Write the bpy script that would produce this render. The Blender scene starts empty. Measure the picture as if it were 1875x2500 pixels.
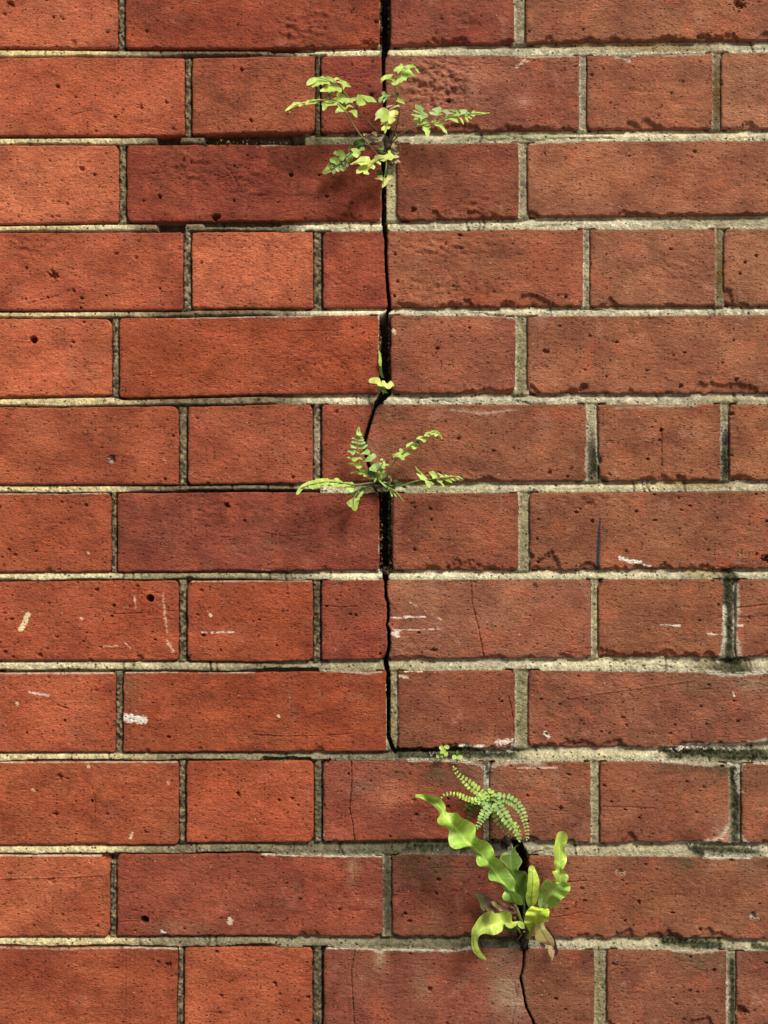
import bpy, math, random
import numpy as np
from mathutils import Vector
from mathutils.geometry import delaunay_2d_cdt

# ------------------------------------------------------------------ scale
S = 0.000355          # metres on the wall per photo pixel
D = 1.0               # camera distance from the brick faces
Z0 = 1.45             # height of the picture centre above the ground
scene = bpy.context.scene

# ------------------------------------------------------------------ camera
cam = bpy.data.cameras.new("camera")
cam.sensor_fit = 'VERTICAL'
cam.sensor_height = 24.0
cam.lens = 24.0 * D / (2500 * S)
cam.clip_start = 0.01
cam.clip_end = 200
camo = bpy.data.objects.new("camera", cam)
scene.collection.objects.link(camo)
camo.location = (0, -D, Z0)
camo.rotation_euler = (math.radians(90), 0, 0)
scene.camera = camo

# ------------------------------------------------------------------ light
TO_SUN = Vector((0.38, -0.54, 0.77)).normalized()
EL = math.asin(TO_SUN.z)
AZ = math.atan2(TO_SUN.x, TO_SUN.y)
world = bpy.data.worlds.new("World")
scene.world = world
world.use_nodes = True
wn = world.node_tree
for n in list(wn.nodes): wn.nodes.remove(n)
sky = wn.nodes.new('ShaderNodeTexSky')
sky.sky_type = 'NISHITA'
sky.sun_disc = False
sky.sun_elevation = EL
sky.sun_rotation = AZ
sky.dust_density = 4.0
sky.ozone_density = 0.6
bg = wn.nodes.new('ShaderNodeBackground')
bg.inputs['Strength'].default_value = 0.05
wo = wn.nodes.new('ShaderNodeOutputWorld')
wn.links.new(sky.outputs[0], bg.inputs['Color'])
wn.links.new(bg.outputs[0], wo.inputs['Surface'])
sl = bpy.data.lights.new("sun", 'SUN')
sl.energy = 3.7
sl.angle = math.radians(20)
sl.color = (1.0, 0.95, 0.84)
so = bpy.data.objects.new("sun", sl)
scene.collection.objects.link(so)
so.location = TO_SUN * 6
so.rotation_euler = TO_SUN.to_track_quat('Z', 'Y').to_euler()
scene.view_settings.view_transform = 'Standard'
scene.view_settings.look = 'None'
scene.view_settings.exposure = 0.17
scene.view_settings.gamma = 1
scene.view_settings.use_curve_mapping = False

# ------------------------------------------------------------------ helpers
def smooth(t):
    t = np.clip(t, 0, 1)
    return t * t * (3 - 2 * t)

def _h(ix, iy, seed):
    n = (ix.astype(np.int64) * 374761393 + iy.astype(np.int64) * 668265263 + seed * 974634777) & 0x7fffffff
    n = ((n ^ (n >> 13)) * 1274126177) & 0x7fffffff
    n = (n ^ (n >> 16)) & 0xffff
    return n / 65535.0

def vnoise(x, y, seed=0):
    x = np.asarray(x, dtype=float); y = np.asarray(y, dtype=float)
    ix = np.floor(x); iy = np.floor(y)
    fx = x - ix; fy = y - iy
    fx = fx * fx * (3 - 2 * fx); fy = fy * fy * (3 - 2 * fy)
    a = _h(ix, iy, seed); b = _h(ix + 1, iy, seed)
    c = _h(ix, iy + 1, seed); d = _h(ix + 1, iy + 1, seed)
    return (a * (1 - fx) + b * fx) * (1 - fy) + (c * (1 - fx) + d * fx) * fy

def fbm(x, y, seed=0, octs=4):
    s = 0; a = 0.5; t = 0
    for i in range(octs):
        s = s + a * vnoise(x, y, seed + i * 17)
        t += a; a *= 0.5; x = x * 2.03; y = y * 2.03
    return s / t - 0.5       # about -0.5..0.5

def lin(c):
    return np.array([((v / 255) / 12.92 if v / 255 <= 0.04045 else ((v / 255 + 0.055) / 1.055) ** 2.4) for v in c])

def tagprops(o, label=None, cat=None, group=None, kind=None):
    if label: o['label'] = label
    if cat: o['category'] = cat
    if group: o['group'] = group
    if kind: o['kind'] = kind
    return o

def empty(name, loc):
    o = bpy.data.objects.new(name, None)
    o.empty_display_size = 0.02
    scene.collection.objects.link(o)
    o.location = loc
    return o

def world_loc(o):
    v = Vector(o.location)
    while o.parent is not None:
        o = o.parent
        v = v + o.location
    return v

def mesh_obj(name, V, F, mat, parent=None, origin=None, col=None, smooth_shade=True):
    """V: (n,3) world coordinates, F: (m,4) or (m,3) or list of tuples"""
    V = np.asarray(V, dtype=np.float64)
    if origin is None: origin = V.mean(axis=0)
    origin = np.asarray(origin, dtype=float)
    me = bpy.data.meshes.new(name)
    Vl = V - origin
    if isinstance(F, np.ndarray):
        k = F.shape[1]
        me.vertices.add(len(V))
        me.vertices.foreach_set('co', Vl.astype(np.float32).ravel())
        me.loops.add(F.size)
        me.loops.foreach_set('vertex_index', F.astype(np.int32).ravel())
        me.polygons.add(len(F))
        me.polygons.foreach_set('loop_start', np.arange(0, F.size, k, dtype=np.int32))
        me.polygons.foreach_set('loop_total', np.full(len(F), k, dtype=np.int32))
        me.update(calc_edges=True)
    else:
        me.from_pydata([tuple(v) for v in Vl], [], F)
        me.update()
    if smooth_shade:
        me.polygons.foreach_set('use_smooth', np.ones(len(me.polygons), dtype=bool))
    if col is not None:
        ca = me.color_attributes.new('Col', 'FLOAT_COLOR', 'POINT')
        c4 = np.ones((len(V), 4), dtype=np.float32)
        c4[:, :3] = np.clip(col, 0, 1)
        ca.data.foreach_set('color', c4.ravel())
    me.materials.append(mat)
    o = bpy.data.objects.new(name, me)
    scene.collection.objects.link(o)
    if parent is not None:
        o.parent = parent
        origin = Vector(origin) - world_loc(parent)
    o.location = origin
    return o

def W(px, py, d):
    """photo pixel + real distance in front of the wall -> world point"""
    if d > 0: d = d * .60
    s = (D - d) / D
    return ((px - 937.5) * S * s, -d, Z0 + (1250 - py) * S * s)

# ------------------------------------------------------------------ materials
def new_mat(name):
    m = bpy.data.materials.new(name)
    m.use_nodes = True
    nt = m.node_tree
    for n in list(nt.nodes): nt.nodes.remove(n)
    out = nt.nodes.new('ShaderNodeOutputMaterial')
    return m, nt, out

def node(nt, typ, **kw):
    n = nt.nodes.new(typ)
    for k, v in kw.items(): setattr(n, k, v)
    return n

def val(nt, a, b, op):
    n = node(nt, 'ShaderNodeMath', operation=op)
    for i, x in enumerate((a, b)):
        if x is None: continue
        if isinstance(x, (int, float)): n.inputs[i].default_value = x
        else: nt.links.new(x, n.inputs[i])
    return n.outputs[0]

def maprange(nt, x, a, b, c, d):
    n = node(nt, 'ShaderNodeMapRange')
    nt.links.new(x, n.inputs[0])
    for i, v in enumerate((a, b, c, d)): n.inputs[i + 1].default_value = v
    return n.outputs[0]

def noise_tex(nt, vec, scale, detail=4, rough=0.6):
    n = node(nt, 'ShaderNodeTexNoise')
    n.inputs['Scale'].default_value = scale
    n.inputs['Detail'].default_value = detail
    n.inputs['Roughness'].default_value = rough
    nt.links.new(vec, n.inputs['Vector'])
    return n.outputs['Fac']

def mixc(nt, fac, a, b, mode='MIX'):
    n = node(nt, 'ShaderNodeMix', data_type='RGBA', blend_type=mode)
    if isinstance(fac, (int, float)): n.inputs[0].default_value = fac
    else: nt.links.new(fac, n.inputs[0])
    for i, x in ((6, a), (7, b)):
        if isinstance(x, tuple): n.inputs[i].default_value = (*x, 1)
        else: nt.links.new(x, n.inputs[i])
    return n.outputs[2]

def masonry_mat(name, bump_dist, stretch, pit_amount, grit_col, base=None, cvar=(.66, 1.34)):
    m, nt, out = new_mat(name)
    geo = node(nt, 'ShaderNodeNewGeometry')
    mp = node(nt, 'ShaderNodeMapping')
    mp.inputs['Scale'].default_value = (1.0, 1.0, stretch)
    nt.links.new(geo.outputs['Position'], mp.inputs['Vector'])
    P = mp.outputs[0]
    if base is None:
        at = node(nt, 'ShaderNodeAttribute', attribute_name='Col')
        col = at.outputs['Color']
    else:
        rgb = node(nt, 'ShaderNodeRGB'); rgb.outputs[0].default_value = (*base, 1)
        col = rgb.outputs[0]
    # broad and fine colour drift
    n1 = noise_tex(nt, P, 26, 5, 0.65)
    col = mixc(nt, 1.0, col, node_gray(nt, maprange(nt, n1, 0.3, 0.72, 0.80, 1.2)), 'MULTIPLY')
    n2 = noise_tex(nt, P, 420, 3, 0.7)
    col = mixc(nt, 1.0, col, node_gray(nt, maprange(nt, n2, 0.3, 0.7, cvar[0], cvar[1])), 'MULTIPLY')
    # clay pits : dark flecks with their own relief
    vo = node(nt, 'ShaderNodeTexVoronoi', feature='F1')
    vo.inputs['Scale'].default_value = 300
    nt.links.new(P, vo.inputs['Vector'])
    vsel = node(nt, 'ShaderNodeSeparateColor'); nt.links.new(vo.outputs['Color'], vsel.inputs[0])
    sel = maprange(nt, vsel.outputs[0], 0.78, 0.84, 0, pit_amount)
    wob = noise_tex(nt, P, 900, 2, 0.6)
    dist = val(nt, vo.outputs['Distance'], maprange(nt, wob, 0.2, 0.8, -0.17, 0.17), 'ADD')
    hole = val(nt, maprange(nt, dist, 0.16, 0.34, 1, 0), sel, 'MULTIPLY')
    col = mixc(nt, val(nt, hole, 0.85, 'MULTIPLY'), col, (0.035, 0.02, 0.015))
    # sparser, larger and ragged pits, their inner shade painted in as near-black
    v2 = node(nt, 'ShaderNodeTexVoronoi', feature='F1')
    v2.inputs['Scale'].default_value = 120
    nt.links.new(P, v2.inputs['Vector'])
    v2s = node(nt, 'ShaderNodeSeparateColor'); nt.links.new(v2.outputs['Color'], v2s.inputs[0])
    wob2 = noise_tex(nt, P, 520, 3, 0.7)
    d2 = val(nt, v2.outputs['Distance'], maprange(nt, wob2, 0.25, 0.75, -0.17, 0.15), 'ADD')
    hole2 = val(nt, maprange(nt, d2, 0.07, 0.16, 1, 0), val(nt, maprange(nt, v2s.outputs[0], 0.80, 0.84, 0, pit_amount), maprange(nt, n1, .42, .52, .25, 1), 'MULTIPLY'), 'MULTIPLY')
    col = mixc(nt, val(nt, hole2, 0.9, 'MULTIPLY'), col, (0.02, 0.012, 0.010))
    hole = val(nt, hole, hole2, 'MAXIMUM')
    # pale grit
    vg = node(nt, 'ShaderNodeTexVoronoi', feature='F1')
    vg.inputs['Scale'].default_value = 210
    nt.links.new(geo.outputs['Position'], vg.inputs['Vector'])
    gs = node(nt, 'ShaderNodeSeparateColor'); nt.links.new(vg.outputs['Color'], gs.inputs[0])
    gm = val(nt, maprange(nt, gs.outputs[1], 0.972, 0.985, 0, 1), maprange(nt, vg.outputs['Distance'], 0.08, 0.15, 1, 0), 'MULTIPLY')
    col = mixc(nt, val(nt, gm, 0.8, 'MULTIPLY'), col, grit_col)
    # relief
    b1 = noise_tex(nt, P, 170, 5, 0.7)
    b2 = noise_tex(nt, P, 600, 3, 0.65)
    h = val(nt, val(nt, b1, 1.3, 'MULTIPLY'), val(nt, b2, 0.7, 'MULTIPLY'), 'ADD')
    h = val(nt, h, val(nt, hole, 0.9, 'MULTIPLY'), 'SUBTRACT')
    bp = node(nt, 'ShaderNodeBump')
    bp.inputs['Strength'].default_value = 1.0
    bp.inputs['Distance'].default_value = bump_dist
    nt.links.new(h, bp.inputs['Height'])
    pr = node(nt, 'ShaderNodeBsdfPrincipled')
    pr.inputs['Roughness'].default_value = 0.82
    pr.inputs['Specular IOR Level'].default_value = 0.25
    nt.links.new(col, pr.inputs['Base Color'])
    nt.links.new(bp.outputs[0], pr.inputs['Normal'])
    nt.links.new(pr.outputs[0], out.inputs['Surface'])
    return m

def node_gray(nt, v):
    c = node(nt, 'ShaderNodeCombineColor')
    for i in range(3): nt.links.new(v, c.inputs[i])
    return c.outputs[0]

M_BRICK = masonry_mat('fired_brick', 0.0020, 1.9, 1.0, (0.62, 0.46, 0.30))
M_MORTAR = masonry_mat('lime_mortar', 0.0026, 1.0, 1.0, (0.7, 0.66, 0.5), cvar=(.58, 1.38))

def leaf_mat(name, gloss=0.45, trans=0.20, vein=True):
    m, nt, out = new_mat(name)
    at = node(nt, 'ShaderNodeAttribute', attribute_name='Col')
    geo = node(nt, 'ShaderNodeNewGeometry')
    n1 = noise_tex(nt, geo.outputs['Position'], 120, 4, 0.6)
    col = mixc(nt, 1.0, at.outputs['Color'], node_gray(nt, maprange(nt, n1, 0.3, 0.7, 0.78, 1.2)), 'MULTIPLY')
    n2 = noise_tex(nt, geo.outputs['Position'], 700, 3, 0.6)
    bp = node(nt, 'ShaderNodeBump')
    bp.inputs['Strength'].default_value = 0.5
    bp.inputs['Distance'].default_value = 0.0006
    nt.links.new(n2, bp.inputs['Height'])
    pr = node(nt, 'ShaderNodeBsdfPrincipled')
    pr.inputs['Roughness'].default_value = gloss
    pr.inputs['Specular IOR Level'].default_value = 0.4
    nt.links.new(col, pr.inputs['Base Color'])
    nt.links.new(bp.outputs[0], pr.inputs['Normal'])
    tr = node(nt, 'ShaderNodeBsdfTranslucent')
    nt.links.new(mixc(nt, 1.0, col, (1.15, 1.1, 0.5), 'MULTIPLY'), tr.inputs['Color'])
    mx = node(nt, 'ShaderNodeMixShader')
    mx.inputs[0].default_value = trans
    nt.links.new(pr.outputs[0], mx.inputs[1]); nt.links.new(tr.outputs[0], mx.inputs[2])
    nt.links.new(mx.outputs[0], out.inputs['Surface'])
    return m

M_LEAF = leaf_mat('fern_leaf')
M_BLADE = leaf_mat('glossy_blade', 0.30, 0.10)
M_DRY = leaf_mat('dry_leaf', 0.8, 0.12)
M_STEM = leaf_mat('fern_stem', 0.5, 0.0)

def plain_mat(name, base, rough=0.9, scale=40, bump=0.002):
    m, nt, out = new_mat(name)
    geo = node(nt, 'ShaderNodeNewGeometry')
    n1 = noise_tex(nt, geo.outputs['Position'], scale, 5, 0.6)
    rgb = node(nt, 'ShaderNodeRGB'); rgb.outputs[0].default_value = (*base, 1)
    col = mixc(nt, 1.0, rgb.outputs[0], node_gray(nt, maprange(nt, n1, 0.3, 0.7, 0.6, 1.35)), 'MULTIPLY')
    bp = node(nt, 'ShaderNodeBump'); bp.inputs['Distance'].default_value = bump
    nt.links.new(n1, bp.inputs['Height'])
    pr = node(nt, 'ShaderNodeBsdfPrincipled'); pr.inputs['Roughness'].default_value = rough
    nt.links.new(col, pr.inputs['Base Color']); nt.links.new(bp.outputs[0], pr.inputs['Normal'])
    nt.links.new(pr.outputs[0], out.inputs['Surface'])
    return m

M_GROUND = plain_mat('paving', (0.24, 0.22, 0.19), 0.9, 30, 0.004)
M_MOSS = plain_mat('moss', (0.05, 0.062, 0.018), 0.95, 300, 0.001)
M_DARK = plain_mat('wall_core', (0.05, 0.035, 0.025), 0.95, 120, 0.002)

# ------------------------------------------------------------------ the wall : measured lines
def F(*pts):
    xs = np.array([p[0] for p in pts], float); ys = np.array([p[1] for p in pts], float)
    return lambda q: np.interp(q, xs, ys)

TOPS = {
 -1: F((0, -310)), 0: F((0, -95)),
 1: F((0,140),(450,140),(640,138),(940,135),(1260,134.5),(1420,135),(1740,129),(1875,128)),
 2: F((0,354),(290,354),(640,352),(930,351),(1240,349),(1430,345),(1875,343)),
 3: F((0,568),(440,566),(640,565),(930,564),(1235,561),(1875,558)),
 4: F((0,778),(300,777),(460,775),(640,771),(930,770),(1260,773),(1300,773),(1875,769)),
 5: F((0,993),(450,993),(640,988),(930,987),(1235,988),(1432,986),(1470,987),(1875,987)),
 6: F((0,1205),(640,1202),(930,1204),(1260,1203),(1300,1202),(1875,1198)),
 7: F((0,1420),(450,1417),(640,1417),(930,1416),(1235,1415),(1875,1414)),
 8: F((0,1642),(300,1641),(640,1641),(930,1638),(1235,1636),(1875,1643)),
 9: F((0,1861),(450,1859),(640,1858),(1000,1856),(1235,1860),(1600,1858),(1875,1866)),
 10: F((0,2088),(290,2088),(640,2085),(930,2090),(1000,2085),(1235,2088),(1875,2093)),
 11: F((0,2313),(430,2315),(640,2312),(790,2313),(1000,2317),(1235,2313),(1285,2315),(1450,2320),(1500,2318),(1875,2322)),
 12: F((0, 2540)),
}
BOTS = {
 -1: F((0, -117)),
 0: F((0,116),(290,118),(640,120),(940,112),(1260,106),(1400,101),(1875,98)),
 1: F((0,332),(445,330),(640,324),(930,322),(1240,318),(1430,317),(1740,314),(1875,312)),
 2: F((0,547),(290,542),(640,540),(930,538),(1260,533),(1290,529),(1875,524)),
 3: F((0,758),(445,757),(480,753),(765,752),(930,751),(1240,749),(1875,746)),
 4: F((0,970),(270,964),(300,972),(640,963),(930,961),(1875,960)),
 5: F((0,1183),(440,1183),(640,1180),(930,1177),(1235,1176),(1875,1172)),
 6: F((0,1397),(640,1395),(930,1392),(1235,1394),(1875,1388)),
 7: F((0,1613),(430,1613),(640,1616),(930,1610),(1240,1608),(1875,1605)),
 8: F((0,1837),(640,1836),(930,1835),(970,1828),(1250,1826),(1300,1826),(1600,1826),(1875,1812)),
 9: F((0,2064),(430,2063),(460,2058),(640,2057),(1000,2052),(1235,2052),(1480,2060),(1700,2056),(1875,2061)),
 10: F((0,2287),(640,2285),(930,2287),(1260,2287),(1300,2289),(1875,2295)),
 11: F((0, 2515)), 12: F((0, 2740)),
}
# the crack: x, y, half width (photo pixels)
CR = [(941,-400,12),(941,105,12),(938,126,6),(936,140,4),(938,250,4),(945,320,4),(944,345,6),(938,380,5),(937,470,4.5),(937,540,4.5),
 (941,560,4),(942,640,3.5),(946,700,4),(951,745,4),(949,757,3),(942,766,4),(940,775,13),(940,960,13),(928,975,12),(916,990,4),
 (903,1030,4.5),(893,1065,4.5),(889,1085,3.5),(893,1115,3.5),(905,1150,4),(922,1178,9),(940,1200,14),(942,1385,14),(942,1402,7),(941,1412,4),
 (942,1456,3.5),(947,1475,3.5),(948,1510,3.5),(944,1525,2.5),(949,1537,4),(950,1572,4),(946,1599,4),(942,1612,5),(942,1625,5),
 (948,1644,3.6),(948,1680,3.4),(949,1740,2.8),(948,1800,3.2),(956,1822,3.6),(964,1836,3),(964,1842,0)]
CRX = F(*[(c[1], c[0]) for c in CR]); CRW = F(*[(c[1], c[2]) for c in CR])
CB = [(1222,2040,0),(1262,2058,10),(1274,2085,14),(1277,2150,13),(1277,2275,13),(1280,2300,9),(1281,2316,3.4),(1278,2361,2.2),(1271,2388,2.9),
 (1277,2419,2.8),(1285,2462,2.9),(1299,2489,2.4),(1308,2515,3),(1313,2545,2),(1313,2560,0)]
CBX = F(*[(c[1], c[0]) for c in CB]); CBW = F(*[(c[1], c[2]) for c in CB])
crkL = lambda y: CRX(y) - CRW(y)
crkR = lambda y: CRX(y) + CRW(y)
cbL = lambda y: CBX(y) - CBW(y)
cbR = lambda y: CBX(y) + CBW(y)
def K_(v): return lambda y: np.zeros_like(np.asarray(y, float)) + v
def ln(a, b, y0, y1): return lambda y: np.interp(y, [y0, y1], [a, b])

# rows: (left, right, target colour) ; left/right numbers or functions
ROWS = {
 -1: [(-170,450,(178,86,60)),(469,768,(160,75,52)),(783,crkL,(148,62,46)),(crkR,1415,(160,80,60)),(1433,1740,(172,92,66)),(1760,2380,(176,98,70))],
 0: [(-15,286.5,(188,92,64)),(306,927,(150,64,42)),(954,1256,(152,66,50)),(1283,1900,(172,90,64))],
 1: [(-170,450,(184,86,58)),(469,768.5,(158,76,52)),(784,crkL,(142,58,44)),(crkR,1415,(160,80,60)),(1433,1740,(172,90,64)),(1761,2380,(182,102,74))],
 2: [(-15,289,(192,96,66)),(309,932,(138,57,40)),(969,1266,(150,70,50)),(1288,1905,(174,92,66))],
 3: [(-170,446,(178,82,56)),(468,764,(192,94,64)),(788,crkL,(156,68,48)),(crkR,1424,(168,82,58)),(1441,1747,(164,86,62)),(1767,2385,(178,98,70))],
 4: [(-30,272,(192,92,62)),(291,926,(160,70,44)),(954,1259,(162,82,60)),(1288,1905,(172,90,64))],
 5: [(-180,436,(166,78,52)),(459,763.5,(164,78,54)),(785,crkL,(150,70,50)),(crkR,1432,(158,82,58)),(ln(1458,1464,987,1175),1760,(172,90,62)),(1781,2400,(172,90,62))],
 6: [(-30,271,(164,76,50)),(286,926,(136,60,44)),(959,1266,(156,76,54)),(1293,1910,(164,86,60))],
 7: [(-180,435,(166,74,50)),(457,763.5,(160,70,44)),(785,crkL,(146,64,46)),(crkR,1444,(162,86,64)),(1460.5,1765,(162,84,58)),(1797,2400,(168,86,62))],
 8: [(-20,281,(176,82,54)),(301,943,(154,66,40)),(972,1258,(152,76,54)),(1290,1905,(158,82,60))],
 9: [(-180,435,(168,78,50)),(455,765.5,(172,76,48)),(789,1181,(148,68,50)),(1196,1443,(148,78,56)),(1464.5,1780,(162,82,58)),(1811,2420,(162,86,62))],
 10: [(-30,267,(180,88,58)),(285,935.5,(142,64,46)),(957,cbL,(132,60,44)),(1290,1905,(160,84,60))],
 11: [(-180,ln(434,430,2313,2500),(162,74,48)),(449.5,762,(174,82,54)),(790,cbL,(138,66,50)),(cbR,1452,(144,74,52)),(1482,1774,(156,80,58)),(1798,2400,(154,78,58))],
 12: [(-30,267,(170,80,54)),(285,935,(150,68,46)),(957,1264,(140,64,46)),(1290,1905,(160,84,60))],
}
def ev(f, y): return f(y) if callable(f) else np.zeros_like(np.asarray(y, float)) + f
# outside columns (never in the frame, wanted from a step to the side)
for r in list(ROWS):
    if r % 2 == 0:
        ROWS[r] = [(-672,-52,(165,78,54)), (-990,-690,(176,86,58))][::-1] + ROWS[r] + [(1925,2225,(170,88,62)),(2245,2860,(160,80,56))]
    else:
        ROWS[r] = [(-520,-205,(172,82,56))] + ROWS[r] + [(2420,2720,(166,84,60))]

LIGHT = 0.86        # rendered value / albedo, calibrated against test renders
# ---- surface features, all in photo pixels
HOLES = [(82,829,8.5,16),(366,1461,9,16),(353,2246,9.5,18),(555,1233,7,5),(130,672,13,4),(272,1120,8,3.5),(1332,858,8,3),(1797,927,6,3),(1068,850,5,3),
 (580,1938,7,4),(146,1897,7,3),(136,1988,7,3),(127,2152,10,2),(1500,2353,7,4),(1841,2235,9,3),(1447,1271,4,3),(1512,2131,9,2.5),(1050,2416,6,4),
 (1370,1973,5,3),(1561,2202,5,3),(1743,2369,5,3),(1064,2181,5,2.5),(828,2220,5,3),(390,480,5,3),(200,412,6,3),(345,260,6,3),(590,170,5,3),(613,295,5,3),
 (710,425,5,3),(1330,375,4,2),(1820,640,5,3),(1060,1590,9,2.5),(1010,512,8,3),(800,1860,5,3),(1805,12,14,5),(1868,1365,12,5),(25,10,9,3),(98,1600,6,3),(236,1440,5,3),(410,2356,8,3.5),
 (1615,1050,4,3),(1612,1075,4,3),(1343,1153,6,2.5),(715,1165,4,2.5),(965,620,3,2)]
CRACKS = [ # polylines (x,y), width, depth mm
 ([(857,1860),(859,1900),(853,1975),(861,2010),(865,2052)],2.2,2.0),([(862,2052),(860,2090),(864,2150)],1.5,.8),([(868,2312),(857,2370),(861,2440),(866,2520)],2.2,1.8),
 ([(1150,1417),(1152,1470),(1165,1520),(1175,1570),(1181,1606)],1.8,1.5),([(1242,1700),(1252,1750),(1254,1828)],1.8,1.2),
 ([(1614,1036),(1616,1070),(1615,1090),(1616,1140)],2.2,1.5),([(620,1794),(700,1798),(790,1796),(850,1792)],2,1.3),([(1270,1955),(1240,1965),(1230,1990)],1,.5),
 ([(70,740),(110,730),(142,722)],2.5,1.2),([(1478,1970),(1540,1972),(1600,1973)],1.6,.9),([(1370,1708),(1470,1692),(1560,1680),(1700,1660)],1.6,-0.8),
 ([(0,2145),(120,2142),(260,2136)],2,-0.9),([(310,2330),(311,2500)],1.5,-0.5),([(1795,1485),(1875,1476)],2.4,1.2),([(1795,1508),(1875,1504)],2.2,1.0),([(780,2030),(800,2040)],1,.5),
 ([(800,200),(835,185),(860,168)],2,.8),([(1295,900),(1330,885),(1356,862)],1.5,.8),([(225,1925),(232,1960),(230,1995)],2,1.2),([(278,1499),(350,1497)],2,1.2),([(700,809),(800,807)],2,.8),
 ([(1255,2400),(1262,2430),(1250,2500)],1.8,1.2),([(870,1480),(835,1483),(790,1478)],1.6,1.0),([(1370,1260),(1420,1235),(1440,1230)],2.2,.9),([(1430,2150),(1385,2154)],2.4,1.5),([(1420,2226),(1390,2235),(1345,2240)],2,1.2),
 ([(640,1300),(700,1310),(760,1305)],1.5,.8),([(545,400),(570,430),(590,470)],1.6,.8),([(136,742),(160,735)],2,.8),([(900,820),(903,870)],1.5,.7),([(140,1722),(165,1730)],3,1.6),([(180,280),(215,270)],1.6,.8),([(1040,2120),(1150,2118)],1.4,.5)]
CHIPS = [ # bites out of brick edges: x, y, radius px, depth mm
 (527,530,10,9),(1526,130,22,3.5),(1740,300,9,4),(360,1832,6,2),(260,2093,14,6),(1080,755,16,2),(1400,960,26,4),(1425,945,12,5),(1630,966,12,4),(925,350,8,3),
 (1130,1396,60,2.6),(1195,1392,20,4),(1060,1395,30,3),(1250,1400,26,3.5),(1465,1175,16,6),(1580,1176,20,4),(1622,1172,16,3.5),(1660,1172,16,4),(1720,1176,12,3),(1800,1172,14,4),
 (1310,1393,22,3),(1345,1396,14,2),(1500,1392,16,3),(1570,1394,22,3),(1690,1392,16,3),(1290,1610,22,3),(1380,1606,20,3),(1480,1608,20,4),(1560,1606,26,3.5),(1620,1606,18,3),(1680,1606,26,4),(1730,1600,20,4),
 (1320,1828,26,4),(1350,1826,18,3),(1520,1828,16,3),(1060,325,20,3),(1330,318,18,3),(1240,318,18,3),(850,540,40,2.5),(800,545,24,3),(1160,533,40,2.5),(1210,536,18,3),
 (1240,750,20,4),(1300,750,16,3),(1100,750,18,2),(1000,750,22,3),(1420,750,14,3),(1775,748,16,4),(1810,748,18,3),(1340,100,14,3),(1440,100,14,4),(1500,100,16,3),(1630,98,24,5),(1720,96,22,4),(1760,100,16,3),(1070,112,40,3),(1120,106,30,3),(930,118,16,3),
 (1452,1000,10,5),(1453,1020,8,4),(1462,1125,10,4),(456,1418,8,4),(1305,1430,7,2),(1283,1245,8,3),(1292,1360,12,4),(1462,1420,10,4),(120,1396,12,3),(340,1605,10,3),(790,1395,18,2),
 (1755,290,6,4),(1762,205,5,3),(1440,645,5,3),(1440,820,5,3),(932,900,5,4),(1425,2290,24,3),(1600,2290,30,4),(1640,2294,20,3),(930,2290,22,5),(440,2410,6,5),(1810,2470,18,6),(1100,1828,30,2.5),(780,1835,14,2),
 (770,2285,14,2),(740,2283,12,2),(945,2312,8,4),(1280,2315,14,3),(820,2057,10,1.5),(510,118,10,1.5),(895,110,20,3),(760,118,16,2),(180,105,10,2),(640,2094,6,2)]
ROUGH = [(1060,190,90,60,1.5),(1080,240,60,40,1.2),(1390,160,60,14,-1),(830,690,60,30,.8),(1100,600,180,30,.9),(1120,700,140,40,.7),(1640,650,120,50,.6),(760,60,60,60,1.0),(700,80,40,40,.8),
 (1130,50,60,30,.8),(420,620,40,20,.6),(60,600,70,30,.8),(1170,510,60,30,.9),(360,1480,80,60,.5),(1000,1580,20,25,.9),(1150,1158,30,14,1.2),(1390,1740,60,40,.6),(820,880,100,30,.7),(1460,1215,70,20,.8),
 (360,1800,60,20,.6),(450,400,90,60,.7),(600,430,120,60,.6),(1090,1400,80,12,1.0),(860,2110,120,20,.4),(500,1250,140,80,.4)]
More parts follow.
